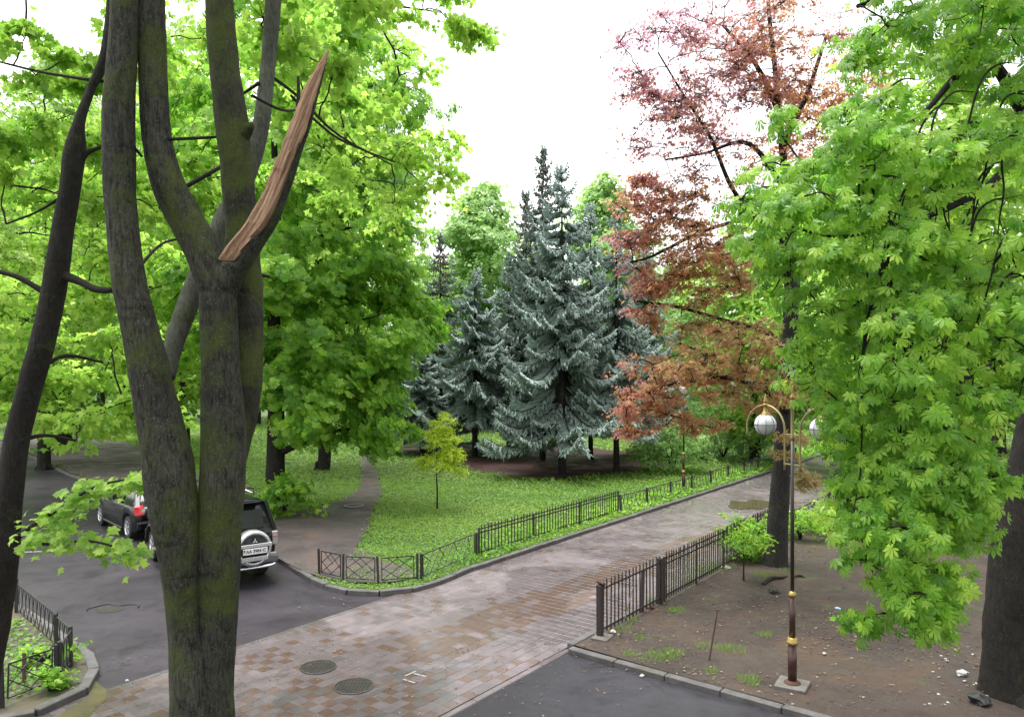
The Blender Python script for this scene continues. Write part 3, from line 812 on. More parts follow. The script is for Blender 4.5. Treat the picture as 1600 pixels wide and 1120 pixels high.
def street_lamp(loc, rz, label):
    t_ = thing('street_lamp', label, 'street lamp', loc, rz, 'two armed globe lamps along the path')
    put('base_slab', box_mesh('base_slab', (0.46, 0.46, 0.07), M['slab'], 0.01, (0, 0, 0.02)), t_, rot=(0, 0, 0.5))
    put('foot', lathe('foot', [(0.03, 0.12), (0.07, 0.125), (0.09, 0.075), (0.10, 0.075)], M['rust'], 16), t_)
    put('lower_post', lathe('lower_post', [(0.09, 0.067), (0.66, 0.067)], M['post_brown']), t_)
    put('gold_ring', lathe('gold_ring', [(0.655, 0.07), (0.665, 0.088), (0.70, 0.088), (0.715, 0.074), (0.75, 0.074), (0.76, 0.06)], M['gold']), t_)
    put('middle_post', lathe('middle_post', [(0.74, 0.046), (1.40, 0.046)], M['post_brown']), t_)
    put('gold_ring', lathe('gold_ring', [(1.39, 0.048), (1.40, 0.06), (1.43, 0.06), (1.45, 0.045), (1.47, 0.036)], M['gold']), t_)
    put('upper_post', lathe('upper_post', [(1.45, 0.029), (3.82, 0.027)], M['iron_brown']), t_)
    put('gold_mast', lathe('gold_mast', [(3.80, 0.031), (3.84, 0.036), (3.87, 0.026), (4.36, 0.025), (4.38, 0.036), (4.41, 0.036), (4.42, 0.02)], M['gold_dull']), t_)
    put('finial', lathe('finial', [(4.42, 0.018), (4.44, 0.038), (4.47, 0.04), (4.50, 0.018), (4.53, 0.014), (4.56, 0.02), (4.60, 0.008), (4.65, 0.002)], M['gold']), t_)
    for s in (1, -1):
        R, cx_, z0 = 0.385, 0.145 + 0.385, 3.93
        pts = [(s * 0.145, 0, 3.32), (s * 0.145, 0, 3.6), (s * 0.145, 0, 3.85)] + [(s * (cx_ - R * math.cos(a)), 0, z0 + R * math.sin(a)) for a in np.linspace(0.1, math.pi - 0.12, 12)] + [(s * (cx_ + R * 0.99), 0, 3.80)]
        arm = put('arm', tube_mesh('arm', pts, 0.016, M['gold_dull'], 8, 3), t_)
        for z_ in (3.42, 3.88):
            put('brace', box_mesh('brace', (0.15, 0.016, 0.022), M['gold_dull'], 0.003, (s * 0.09, 0, z_)), arm)
        zt = z0 + R
        cap = put('cap', lathe('cap', [(zt - 0.155, 0.075), (zt - 0.14, 0.072), (zt - 0.11, 0.045), (zt - 0.06, 0.03), (zt - 0.01, 0.028), (zt + 0.01, 0.045), (zt + 0.03, 0.03)], M['gold']), t_, (s * cx_, 0, 0))
        put('finial', lathe('finial', [(zt + 0.03, 0.012), (zt + 0.045, 0.032), (zt + 0.07, 0.034), (zt + 0.095, 0.014), (zt + 0.12, 0.02), (zt + 0.14, 0.008), (zt + 0.19, 0.002)], M['gold'], 12), cap)
        zc = zt - 0.31; rg = 0.172
        gl = put('globe', lathe('globe', [(-rg * math.cos(a), max(0.004, rg * math.sin(a))) for a in np.linspace(0.02, math.pi - 0.35, 16)], M['globe'], 24), t_, (s * cx_, 0, zc))
        for k in range(4):
            a = k * math.pi / 4
            pr = [((rg + 0.004) * math.cos(a) * math.sin(q), (rg + 0.004) * math.sin(a) * math.sin(q), (rg + 0.004) * math.cos(q)) for q in np.linspace(0.35, 2 * math.pi - 0.35, 20)]
            put('wire', tube_mesh('wire', pr, 0.0035, M['wire'], 5, 1), gl)
        pr = [((rg + 0.004) * math.cos(a), (rg + 0.004) * math.sin(a), 0) for a in np.linspace(0, 2 * math.pi, 24)]
        put('wire', tube_mesh('wire', pr, 0.0045, M['wire'], 5, 1), gl)
        put('stem', lathe('stem', [(-rg - 0.06, 0.004), (-rg - 0.03, 0.009), (-rg + 0.02, 0.009)], M['wire'], 8), gl)
    return t_
c = G(1238, 1081)
L1 = street_lamp((c[0], c[1], 0.09), math.radians(120), 'two armed street lamp with white globes and gold fittings in the bare yard')
c = G(1068, 767)
L2 = copy_tree(L1, (c[0], c[1], 0.10), math.radians(80)); L2['label'] = 'distant street lamp beside the low lattice fence, its top in the copper leaves'

# ------------------------------------------------------------------ cars
def lerp_key(x, keys): return float(np.interp(x, [k[0] for k in keys], [k[1] for k in keys]))
def car_shell(name, xs, sect, mat, wheels=None, close=True):
    """loft of mirrored half sections (y,z) along x"""
    bm = bmesh.new(); rings = []
    for x in xs:
        half = sect(x)
        full = [(y, z) for y, z in half] + [(-y, z) for y, z in half[::-1]]
        rings.append([bm.verts.new((x, y, z)) for y, z in full])
    n = len(rings[0])
    for a, b in zip(rings, rings[1:]):
        for k in range(n): bm.faces.new((a[k], a[(k + 1) % n], b[(k + 1) % n], b[k]))
    if close:
        bm.faces.new(rings[0][::-1]); bm.faces.new(rings[-1])
    me = bm_mesh(name, bm, mat)
    for p in me.polygons: p.use_smooth = True
    me.update()
    return me
def wheel(parent, x, y, r, side, spokes=5):
    w = put('wheel', None, parent, (x, y, r)) if False else bpy.data.objects.new('wheel', None)
    bm = bmesh.new(); n = 28; wd = 0.21
    prof = [(-wd / 2, r * 0.66), (-wd / 2, r * 0.93), (-wd / 2 + 0.03, r), (wd / 2 - 0.03, r), (wd / 2, r * 0.93), (wd / 2, r * 0.66)]
    rings = [[bm.verts.new((q * math.cos(2 * math.pi * k / n), yy, q * math.sin(2 * math.pi * k / n))) for k in range(n)] for yy, q in prof]
    for a, b in zip(rings, rings[1:]):
        for k in range(n): bm.faces.new((a[k], a[(k + 1) % n], b[(k + 1) % n], b[k]))
    bm.faces.new(rings[0]); 
    wo = put('wheel', bm_mesh('wheel', bm, M['tyre']), parent, (x, y, r))
    if side < 0: wo.rotation_euler = (0, 0, math.pi)
    bm = bmesh.new()
    n2 = 28
    pr = [(wd / 2 + 0.004, r * 0.66), (wd / 2 + 0.008, r * 0.60), (wd / 2 - 0.03, r * 0.55)]
    rings = [[bm.verts.new((q * math.cos(2 * math.pi * k / n2), yy, q * math.sin(2 * math.pi * k / n2))) for k in range(n2)] for yy, q in pr]
    for a, b in zip(rings, rings[1:]):
        for k in range(n2): bm.faces.new((a[k], a[(k + 1) % n2], b[(k + 1) % n2], b[k]))
    for s in range(spokes):
        a = 2 * math.pi * s / spokes + 0.3
        for da in (-0.13, 0.13):
            R_ = Matrix.Rotation(-(a + da), 3, 'Y')
            box_bm(bm, R_ @ Vector((r * 0.34, wd / 2 - 0.012, 0)), (r * 0.5, 0.025, r * 0.11), 0.004, R_)
    bmesh.ops.create_cone(bm, cap_ends=True, segments=14, radius1=r * 0.16, radius2=r * 0.14, depth=0.04, matrix=Matrix.Translation((0, wd / 2 - 0.01, 0)) @ Matrix.Rotation(math.pi / 2, 4, 'X'))
    put('rim', bm_mesh('rim', bm, M['silver']), wo)
    return wo
def build_car(kind, loc, rz, label, s=1.0):
    """x forward, y left"""
    if kind == 'suv': W, Lh, r, wb, hb, ht = 0.93, 2.35, 0.37, 1.39, 1.12, 1.80
    else: W, Lh, r, wb, hb, ht = 0.87, 2.13, 0.315, 1.31, 0.94, 1.47
    nm = 'parked_car'
    t_ = thing(nm, label, 'car', loc, rz, 'cars parked along the road kerb'); t_.scale = (s, s, s)
    xf, xr = wb * 0.98, -wb * 1.02
    sill = 0.42 if kind == 'suv' else 0.26
    arch = r + (0.10 if kind == 'suv' else 0.06)
    xs = sorted(set([-Lh, -Lh + 0.03, -Lh + 0.10, -Lh + 0.25, Lh, Lh - 0.05, Lh - 0.15, Lh - 0.35] + list(np.linspace(-Lh + 0.4, Lh - 0.5, 14)) +
                    [xf + arch * math.cos(a) for a in np.linspace(0, math.pi, 13)] + [xr + arch * math.cos(a) for a in np.linspace(0, math.pi, 13)] + [xf + arch + 0.01, xf - arch - 0.01, xr + arch + 0.01, xr - arch - 0.01]))
    def sect(x):
        zb = sill if abs(x) < Lh - 0.12 else sill + 0.08
        for xw in (xf, xr):
            d = abs(x - xw)
            if d < arch: zb = max(zb, r + math.sqrt(max(0, arch * arch - d * d)))
        e = np.interp(abs(x), [0, Lh * 0.7, Lh - 0.25, Lh - 0.05, Lh], [1, 0.985, 0.93, 0.86, 0.80]) if x > 0 else np.interp(-x, [0, Lh * 0.8, Lh - 0.12, Lh - 0.03, Lh], [1, 0.99, 0.95, 0.90, 0.86])
        if kind == 'suv': top = np.interp(x, [-Lh, -Lh + 0.1, 0.9, 1.0, 1.4, Lh - 0.1, Lh], [hb - 0.02, hb, hb, hb, hb + 0.0, hb - 0.12, hb - 0.3])
        else: top = np.interp(x, [-Lh, -Lh + 0.12, 0.8, 1.0, 1.5, Lh - 0.15, Lh], [hb - 0.12, hb + 0.02, hb - 0.02, hb - 0.03, hb - 0.12, hb - 0.28, hb - 0.42])
        top = max(top, zb + 0.04)
        w = W * e
        zm = zb + (top - zb) * 0.45; zs = top - (top - zb) * 0.10
        return [(w * 0.80, zb), (w * 0.985, zb + 0.01), (w * 1.0, max(zm, zb + 0.015)), (w * 0.985, max(zs, zb + 0.02)), (w * 0.93, top), (w * 0.5, top + 0.02)]
    put('body', car_shell('body', xs, sect, M['car_black']), t_)
    # underbody / wheel wells
    put('underbody', box_mesh('underbody', (2 * Lh - 0.5, 1.3, 0.35), M['plastic'], 0.03, (0, 0, sill + 0.17)), t_)
    # greenhouse
    if kind == 'suv': gx = [(-Lh + 0.02, 0), (-Lh + 0.30, 1), (0.25, 1), (1.02, 0)]
    else: gx = [(-Lh + 0.10, 0), (-Lh + 0.72, 0.97), (-0.2, 1), (0.25, 0.97), (1.15, 0)]
    def gh(inset):
        def f(x):
            k = lerp_key(x, gx); z1 = hb - 0.01 + (ht - hb - 0.04) * k
            wb_ = W * 0.93 - inset; wt = W * (0.76 if kind == 'suv' else 0.68) - inset
            w1 = wb_ + (wt - wb_) * k
            e = 1.0 if x > -Lh + 0.3 else 0.97
            return [(wb_ * e, hb - 0.04), (wb_ * e, hb - 0.01), ((wb_ + w1) / 2 * e, (hb + z1) / 2), (w1 * e, z1), (w1 * 0.5 * e, z1 + 0.02)]
        return f
    xs2 = sorted(set([q for q, _ in gx] + list(np.linspace(gx[0][0], gx[-1][0], 12))))
    put('window_glass', car_shell('window_glass', xs2, gh(0.0), M['glass_dark']), t_)
    # roof and pillars
    x0, x1 = gx[1][0] - 0.03, gx[-2][0] + 0.04
    wt = W * (0.76 if kind == 'suv' else 0.68)
    rf = lambda x: [(wt + 0.012, ht - 0.07), (wt + 0.012, ht - 0.045), (wt * 0.9, ht - 0.012), (wt * 0.4, ht + 0.01)]
    put('roof', car_shell('roof', list(np.linspace(x0, x1, 8)), rf, M['car_black']), t_)
    pil = [0.25 if kind == 'suv' else 0.1, -0.75 if kind == 'suv' else -0.72]
    for s_ in (1, -1):
        for px_ in pil:
            span(t_, 'pillar', (px_, s_ * (W * 0.93 + 0.004), hb - 0.02), (px_ - 0.06, s_ * (wt + 0.012), ht - 0.06), 0.07, M['car_black'], 0.03)
        span(t_, 'pillar', (gx[0][0] + 0.03, s_ * (W * 0.90), hb - 0.01), (gx[1][0], s_ * wt, ht - 0.05), 0.10, M['car_black'], 0.06)
        span(t_, 'pillar', (gx[-1][0], s_ * (W * 0.90), hb - 0.01), (gx[-2][0], s_ * wt, ht - 0.05), 0.07, M['car_black'], 0.05)
        mr = put('side_mirror', box_mesh('side_mirror', (0.12, 0.2, 0.14), M['car_black'], 0.03), t_, (0.78, s_ * (W + 0.1), hb + 0.06))
        for xw in (xf, xr): wheel(t_, xw, s_ * (W - 0.12), r, s_)
        put('side_sill', box_mesh('side_sill', (2 * wb - 2 * arch - 0.1, 0.06, 0.07), M['chrome' if kind == 'suv' else 'plastic'], 0.02), t_, (0, s_ * (W + (0.03 if kind == 'suv' else -0.02)), sill - 0.02))
        put('door_handle', box_mesh('door_handle', (0.18, 0.03, 0.03), M['car_black'], 0.01), t_, (-0.05, s_ * (W + 0.005), hb - 0.14))
        put('door_handle', box_mesh('door_handle', (0.18, 0.03, 0.03), M['car_black'], 0.01), t_, (-1.0, s_ * (W + 0.0), hb - 0.14))
        hl = put('headlight', box_mesh('headlight', (0.1, 0.3, 0.16), M['lamp_clear'], 0.03), t_, (Lh - 0.10, s_ * W * 0.62, hb - 0.36))
    xb = -Lh
    if kind == 'suv':
        put('rear_door', box_mesh('rear_door', (0.04, 1.36, 0.56), M['car_black'], 0.02), t_, (xb + 0.0, 0, 0.86))
        put('rear_bumper', box_mesh('rear_bumper', (0.20, 1.78, 0.20), M['silver_dark'], 0.05), t_, (xb + 0.02, 0, 0.54))
        put('tow_bar', tube_mesh('tow_bar', [(xb - 0.02, 0.80, 0.46), (xb - 0.12, 0.7, 0.42), (xb - 0.14, 0.0, 0.42), (xb - 0.12, -0.7, 0.42), (xb - 0.02, -0.80, 0.46)], 0.035, M['chrome'], 10), t_)
        rw = put('rear_window', box_mesh('rear_window', (0.02, 1.22, 0.42), M['glass_dark'], 0.008), t_, (xb + 0.125, 0, hb + 0.30)); rw.rotation_euler = (0, 0.42, 0)
        # spare wheel in its painted ring cover
        sw = put('spare_wheel', lathe('spare_wheel', [(0.0, 0.36), (0.03, 0.385), (0.20, 0.385), (0.25, 0.365), (0.262, 0.325), (0.255, 0.312), (0.245, 0.31)], M['silver'], 36), t_, (xb - 0.01, -0.30, 0.85)); sw.rotation_euler = (0, -math.pi / 2, 0)
        put('cover_face', lathe('cover_face', [(0.24, 0.31), (0.252, 0.30), (0.258, 0.05)], M['car_black'], 32), sw)
        for z_, hh in ((0.07, 0.075), (-0.21, 0.095)):
            put('trim_bar', box_mesh('trim_bar', (hh, 0.74 if z_ > 0 else 0.56, 0.02), M['silver'], 0.008), sw, (z_, 0, 0.272))
        plt = put('number_plate', box_mesh('number_plate', (0.012, 0.52, 0.125), M['plate'], 0.003), t_, (xb - 0.30, -0.30, 0.81))
        put('country_band', box_mesh('country_band', (0.004, 0.035, 0.05), M['plate_blue']), plt, (-0.008, 0.235, 0.025))
        put('country_band', box_mesh('country_band', (0.004, 0.035, 0.05), M['plate_yellow']), plt, (-0.008, 0.235, -0.03))
        cu = bpy.data.curves.new('plate_text', 'FONT'); cu.body = 'AA 3984 IC'; cu.size = 0.105; cu.align_x = 'CENTER'; cu.align_y = 'CENTER'; cu.extrude = 0.001; cu.offset = 0.002
        tmp = bpy.data.objects.new('tmp_text', cu); COL.objects.link(tmp)
        bpy.context.view_layer.update()
        tm = bpy.data.meshes.new_from_object(tmp.evaluated_get(bpy.context.evaluated_depsgraph_get())); bpy.data.objects.remove(tmp)
        tm.materials.clear(); tm.materials.append(M['plate_ink'])
        w_ = max(v.co.x for v in tm.vertices) - min(v.co.x for v in tm.vertices)
        put('plate_lettering', tm, plt, (-0.0085, -0.018, 0), (math.pi / 2, 0, -math.pi / 2), (0.43 / w_, 0.95, 1))
        # three diamond emblem
        bm = bmesh.new()
        for a in (90, 210, 330):
            a = math.radians(a); R_ = Matrix.Rotation(a, 2)
            pts = [Vector((0, 0)), Vector((0.030, 0.017)), Vector((0.060, 0)), Vector((0.030, -0.017))]
            lo = [bm.verts.new((0.0, *(R_ @ p))) for p in pts]; hi = [bm.verts.new((-0.008, *(R_ @ p))) for p in pts]
            bm.faces.new(lo); bm.faces.new(hi[::-1])
            for k in range(4): bm.faces.new((lo[k], hi[k], hi[(k + 1) % 4], lo[(k + 1) % 4]))
        put('emblem', bm_mesh('emblem', bm, M['chrome']), t_, (xb - 0.270, -0.30, 1.02))
        for s_ in (1, -1):
            tl = put('tail_lamp', box_mesh('tail_lamp', (0.08, 0.13, 0.30), M['lamp_clear'], 0.02), t_, (xb + 0.03, s_ * 0.83, 0.98))
            put('red_lens', box_mesh('red_lens', (0.082, 0.10, 0.04), M['lamp_red'], 0.01), tl, (-0.003, 0, 0.03))
            put('bumper_lamp', box_mesh('bumper_lamp', (0.06, 0.16, 0.09), M['lamp_clear'], 0.015), t_, (xb - 0.05, s_ * 0.76, 0.64))
            put('roof_rail', tube_mesh('roof_rail', [(x1 - 0.2, s_ * 0.60, ht + 0.02), (x1 - 0.25, s_ * 0.60, ht + 0.12), (x0 + 0.2, s_ * 0.60, ht + 0.12), (x0 + 0.12, s_ * 0.60, ht + 0.02)], 0.014, M['iron'], 6, 2), t_)
        rk = put('roof_rack', tube_mesh('roof_rack', [(0.2, -0.55, ht + 0.22), (0.2, 0.55, ht + 0.22), (-1.75, 0.55, ht + 0.22), (-1.75, -0.55, ht + 0.22), (0.2, -0.55, ht + 0.22)], 0.013, M['iron'], 6, 1), t_)
        put('rack_rail', tube_mesh('rack_rail', [(0.2, -0.55, ht + 0.11), (0.2, 0.55, ht + 0.11), (-1.75, 0.55, ht + 0.11), (-1.75, -0.55, ht + 0.11), (0.2, -0.55, ht + 0.11)], 0.013, M['silver'], 6, 1), rk)
        for k in range(8): put('slat', box_mesh('slat', (0.03, 1.1, 0.015), M['iron']), rk, (0.1 - 0.25 * k, 0, ht + 0.10))
        for x_ in (0.2, -0.45, -1.1, -1.75):
            for y_ in (-0.55, 0.55): span(rk, 'upright', (x_, y_, ht + 0.10), (x_, y_, ht + 0.22), 0.015, M['iron'])
        put('spoiler', box_mesh('spoiler', (0.16, 1.1, 0.03), M['car_black'], 0.01), t_, (x0 - 0.05, 0, ht - 0.03))
        for s_ in (1, -1):
            for xw in (xf, xr):
                pts = [(xw + (arch + 0.02) * math.cos(a), s_ * (W + 0.012), r + (arch + 0.02) * math.sin(a)) for a in np.linspace(0.05, math.pi - 0.05, 14)]
                put('wheel_arch', tube_mesh('wheel_arch', pts, 0.035, M['plastic'], 6, 1), t_)
    else:
        put('rear_bumper', box_mesh('rear_bumper', (0.20, 1.62, 0.26), M['car_black'], 0.06), t_, (xb + 0.05, 0, 0.46))
        put('bumper_insert', box_mesh('bumper_insert', (0.06, 1.3, 0.10), M['plastic'], 0.02), t_, (xb - 0.04, 0, 0.36))
        rw = put('rear_window', box_mesh('rear_window', (0.02, 1.12, 0.46), M['glass_dark'], 0.008), t_, (xb + 0.37, 0, hb + 0.26)); rw.rotation_euler = (0, 0.90, 0)
        put('spoiler', box_mesh('spoiler', (0.26, 1.12, 0.03), M['car_black'], 0.01), t_, (x0 - 0.12, 0, ht - 0.04), (0, -0.1, 0))
        for s_ in (1, -1):
            tl = put('tail_lamp', box_mesh('tail_lamp', (0.30, 0.16, 0.30), M['lamp_red'], 0.04), t_, (xb + 0.11, s_ * 0.74, 0.86), (0, 0.15, s_ * 0.25))
            put('clear_lens', box_mesh('clear_lens', (0.10, 0.12, 0.11), M['lamp_clear'], 0.03), tl, (-0.115, -s_ * 0.03, -0.02))
        plt = put('number_plate', box_mesh('number_plate', (0.012, 0.52, 0.11), M['plate'], 0.003), t_, (xb - 0.012, 0, 0.72))
        put('hatch_trim', box_mesh('hatch_trim', (0.03, 0.9, 0.035), M['chrome'], 0.01), t_, (xb - 0.005, 0, 0.83))
    return t_
hd = math.atan2(0.80, -0.60)
build_car('suv', (-7.75, 19.45, 0.0), hd, 'black four wheel drive with roof rack and silver spare wheel ring, nearest to the path', 1.06)
hd2 = math.atan2(0.735, -0.68)
build_car('hatch', (-11.55, 24.1, 0.0), hd2, 'black hatchback with red tail lamp parked ahead of the four wheel drive', 1.06)
#==TREES==
# ------------------------------------------------------------------ leaf templates
def maple_leaf():
    c = [(0.30, 0.0, 0.03)]
    half = [(-0.12, 0.22, -0.05), (0.02, 0.36, -0.07), (0.14, 0.25, 0.0), (0.30, 0.57, -0.11), (0.44, 0.34, -0.02), (0.60, 0.37, -0.06), (0.66, 0.18, 0.0)]
    o_ = [(0, 0, 0)] + half + [(1.0, 0.0, -0.12)] + [(x, -y, z) for x, y, z in half[::-1]]
    V = np.array(c + o_, float); n = len(o_)
    F = np.array([[0, 1 + k, 1 + (k + 1) % n] for k in range(n)])
    return V, F
def maple_small():      # three lobes, for leaves a few pixels wide
    V = np.array([[0, 0, 0], [0.35, 0.52, -0.08], [0.42, 0.1, 0.02], [1.0, 0.0, -0.12], [0.42, -0.1, 0.02], [0.35, -0.52, -0.08]], float)
    F = np.array([[0, 2, 1], [0, 4, 2], [2, 4, 3], [0, 5, 4]])
    return V, F
def chestnut_leaf(full=True, detail=True):
    V, F = [], []
    angs = [(0, 1.0), (38, 0.95), (-38, 0.95), (78, 0.78), (-78, 0.78)] + ([(122, 0.5), (-122, 0.5)] if full else [])
    for a, L in angs:
        a = math.radians(a); c_, s_ = math.cos(a), math.sin(a)
        b = len(V)
        if detail: pts = [(0.02, 0, 0), (0.35, 0.09, -0.05), (0.35, -0.09, -0.05), (0.70, 0.185, -0.21), (0.70, 0, -0.16), (0.70, -0.185, -0.21), (1.0, 0, -0.44)]
        else: pts = [(0.02, 0, 0), (0.66, 0.18, -0.18), (0.66, -0.18, -0.18), (1.0, 0, -0.40)]
        for x, y, z in pts:
            x, y = x * L, y * L
            V.append((x * c_ - y * s_, x * s_ + y * c_, z * L))
        if detail: F += [[b, b + 2, b + 4], [b, b + 4, b + 1], [b + 1, b + 4, b + 3], [b + 2, b + 5, b + 4], [b + 3, b + 4, b + 6], [b + 4, b + 5, b + 6]]
        else: F += [[b, b + 2, b + 1], [b + 1, b + 2, b + 3]]
    return np.array(V, float), np.array(F)
def maple_mid():
    c = [(0.30, 0.0, 0.03)]
    half = [(-0.10, 0.26, -0.05), (0.14, 0.22, 0.0), (0.36, 0.56, -0.10), (0.50, 0.24, 0.0)]
    o_ = [(0, 0, 0)] + half + [(1.0, 0.0, -0.12)] + [(x, -y, z) for x, y, z in half[::-1]]
    n = len(o_)
    return np.array(c + o_, float), np.array([[0, 1 + k, 1 + (k + 1) % n] for k in range(n)])
def chestnut_tri():     # five simple leaflets for leaves a few pixels wide
    V, F = [], []
    for a, L in ((0, 1.0), (40, 0.95), (-40, 0.95), (84, 0.78), (-84, 0.78)):
        a = math.radians(a); b = len(V)
        for x, y, z in ((0.02, 0, 0), (0.85, 0.24, -0.28), (0.85, -0.24, -0.28)):
            V.append((L * (x * math.cos(a) - y * math.sin(a)), L * (x * math.sin(a) + y * math.cos(a)), z * L))
        F.append([b, b + 2, b + 1])
    return np.array(V, float), np.array(F)
LM, LMM, LMS, LC, LCM, LCT = maple_leaf(), maple_mid(), maple_small(), chestnut_leaf(True, True), chestnut_leaf(True, False), chestnut_tri()
LCS = chestnut_leaf(False, False)
KITE = (np.array([[0, 0, 0], [0.45, 0.34, -0.04], [1.0, 0, -0.1], [0.45, -0.34, -0.04]], float), np.array([[0, 3, 2], [0, 2, 1]]))

def clumps_in(blobs, rng, clump_r=0.38, flat=0.45, shell=0.5):
    """blobs: (centre, (rx,ry,rz), n_clumps). returns clump centres, radii, outward dirs"""
    C, R, D_ = [], [], []
    for c, r, n in blobs:
        c = np.asarray(c, float); r = np.asarray(r, float) * np.ones(3)
        d = unit(rng.normal(size=(n, 3)))
        rad = shell + (1 - shell) * rng.random((n, 1)) ** 0.6
        q = c + d * r * rad
        C.append(q); R.append(np.full(n, clump_r * r.mean() * 1.0) * rng.uniform(0.6, 1.25, n)); D_.append(d)
    return np.vstack(C), np.concatenate(R), np.vstack(D_)
def foliage(blobs, limbs, rng, kind='maple', leaf=0.16, sprays=9, per=9, clump_r=0.36, flat=0.5, shell=0.45, droop=0.35, twig_r=0.006, tmpl=None, tint_f=None, spread=1.0, hang=0.0, cen=None, lean_mesh=False):
    """returns leaf arrays (pos, x, n, scale, tint) and twig mesh arrays. limbs: (N,3) attach points"""
    C, R, OD = clumps_in(blobs, rng, clump_r, flat, shell)
    cen = np.mean([np.asarray(b[0]) for b in blobs], 0) if cen is None else np.asarray(cen)
    segs0, segs1, r0s, r1s = [], [], [], []
    def link(a, b, ra, rb, n=5, sag=0.06):
        t_ = np.linspace(0, 1, n + 1)[:, None]
        L = np.linalg.norm(b - a)
        P = a * (1 - t_) + b * t_
        P = P + np.sin(t_ * np.pi) * (np.array([0, 0, sag * L]) + rng.normal(0, 0.05 * L, 3))
        P[1:-1] += rng.normal(0, 0.018 * L, (n - 1, 3)) if n > 1 else 0
        rr = np.linspace(ra, rb, n + 1)
        segs0.append(P[:-1]); segs1.append(P[1:]); r0s.append(rr[:-1]); r1s.append(rr[1:])
        return P
    nodes = [np.asarray(limbs, float)]
    order_ = np.argsort([np.min(np.linalg.norm(nodes[0] - c, axis=1)) for c in C])
    pool = nodes[0]
    pos, xd, nn, sc_, ti = [], [], [], [], []
    for k in order_:
        c, r = C[k], R[k]
        dd = np.linalg.norm(pool - c, axis=1) + 0.35 * np.maximum(0, pool[:, 2] - c[2])
        a = pool[np.argmin(dd)]
        L = np.linalg.norm(c - a)
        rb = twig_r * 1.6
        P = link(a, c, min(rb + 0.008 * L, twig_r * 7), rb, 4 if lean_mesh else 6, 0.08)
        pool = np.vstack([pool, P[2:]])
        ns = max(2, int(sprays * rng.uniform(0.6, 1.4)))
        out = unit(np.append((c - cen)[:2], 0) + rng.normal(0, 0.15, 3))
        for s in range(ns):
            d = unit(rng.normal(size=3)); e = c + d * r * np.array([1, 1, flat]) * spread * rng.uniform(0.4, 1.0)
            e[2] -= hang * rng.random() * r
            if lean_mesh and s % 3: Q = None
            else: Q = link(c, e, twig_r * 1.2, twig_r * 0.5, 1 if lean_mesh else 2, 0.1 if hang == 0 else -0.15)
            sd = unit(unit(e - c) * 0.8 + out * 0.5 + np.array([0, 0, -droop * rng.random()]))
            n_ = max(2, int(per * rng.uniform(0.6, 1.4)))
            tt = rng.random(n_)
            p = e + (tt[:, None] - 0.6) * sd * leaf * 3.2 + rng.normal(0, leaf * 0.55, (n_, 3)) * np.array([1, 1, 0.5])
            side = np.cross(sd, [0, 0, 1.0]); side = side / max(1e-6, np.linalg.norm(side))
            lr = rng.uniform(-1.2, 1.2, n_)[:, None]
            x = unit(sd * 0.7 + side * lr + np.array([0, 0, -1.0]) * (droop * rng.uniform(0.4, 1.6, n_))[:, None])
            nr = unit(np.array([0, 0, 0.8]) + out * (0.55 + droop * 0.5) + rng.normal(0, 0.48, (n_, 3)))
            pos.append(p); xd.append(x); nn.append(nr); sc_.append(leaf * rng.uniform(0.50, 1.28, n_))
            base = rng.random() * 0.62 + 0.19
            ti.append(np.clip(base + rng.normal(0, 0.20, n_), 0, 1))
    pos = np.vstack(pos); xd = np.vstack(xd); nn = np.vstack(nn); sc_ = np.concatenate(sc_); ti = np.concatenate(ti)
    if tint_f is not None: ti = np.clip(tint_f(pos, ti), 0, 1)
    tw = frustums(np.vstack(segs0), np.vstack(segs1), np.concatenate(r0s), np.concatenate(r1s), 3)
    return (pos, xd, nn, sc_, ti), tw
def leaves_mesh(name, L, tmpl, mat, base):
    pos, xd, nn, s_, ti = L
    V, F = stamp(tmpl[0], tmpl[1], pos - np.asarray(base), xd, nn, s_)
    return np_mesh(name, V, F, mat, np.repeat(ti, len(tmpl[0])), smooth=True)
def single_leaves(parent, L, sel, tmpl, mat, base, nmesh=6):
    """the leaves that show largest: an object each, sharing a few meshes"""
    mes = []
    for q in range(nmesh):
        V = tmpl[0] * (1 + 0.06 * np.sin(np.arange(len(tmpl[0]))[:, None] * (q + 1.3)))
        mes.append(np_mesh('leaf', V, tmpl[1], mat, np.full(len(V), (q + 0.5) / nmesh)))
    pos, xd, nn, s_, ti = L
    for i in sel:
        X = unit(xd[i]); Z = nn[i] - X * np.dot(nn[i], X); Z = unit(Z); Y = np.cross(Z, X)
        o = bpy.data.objects.new('leaf', mes[min(nmesh - 1, int(ti[i] * nmesh))]); COL.objects.link(o); o.parent = parent
        Mx = Matrix(((X[0], Y[0], Z[0]), (X[1], Y[1], Z[1]), (X[2], Y[2], Z[2])))
        o.location = tuple(float(c) for c in pos[i] - base)
        o.rotation_euler = Mx.to_euler(); o.scale = (float(s_[i]),) * 3
def project(P):
    D = np.maximum(P[:, 1], 0.05)
    return 800 + F_PX * P[:, 0] / D, HOR - F_PX * (P[:, 2] - CAM_H) / D
def nearest_in_view(L, n=300):
    x, y = project(L[0]); D = L[0][:, 1]
    ok = (x > 0) & (x < 1600) & (y > 0) & (y < 1120) & (D > 2)
    idx = np.where(ok)[0]
    return idx[np.argsort(-(L[3][idx] / D[idx]))][:n]
def stem(pts, base, n=8, sides=20, rough=0.05, seed=0, mul=1.0):
    """pts: (px, py, width_px, D) waypoints of a limb"""
    P = np.array([at(a, b, d) for a, b, w, d in pts]); R = np.array([w * d / F_PX / 2 for a, b, w, d in pts]) * mul
    Q = catmull(np.hstack([P, R[:, None]]), n)
    V, F = tube_arr(Q[:, :3], np.maximum(Q[:, 3], 0.002), sides, rough, seed)
    return V - np.asarray(base), F, Q[:, :3]
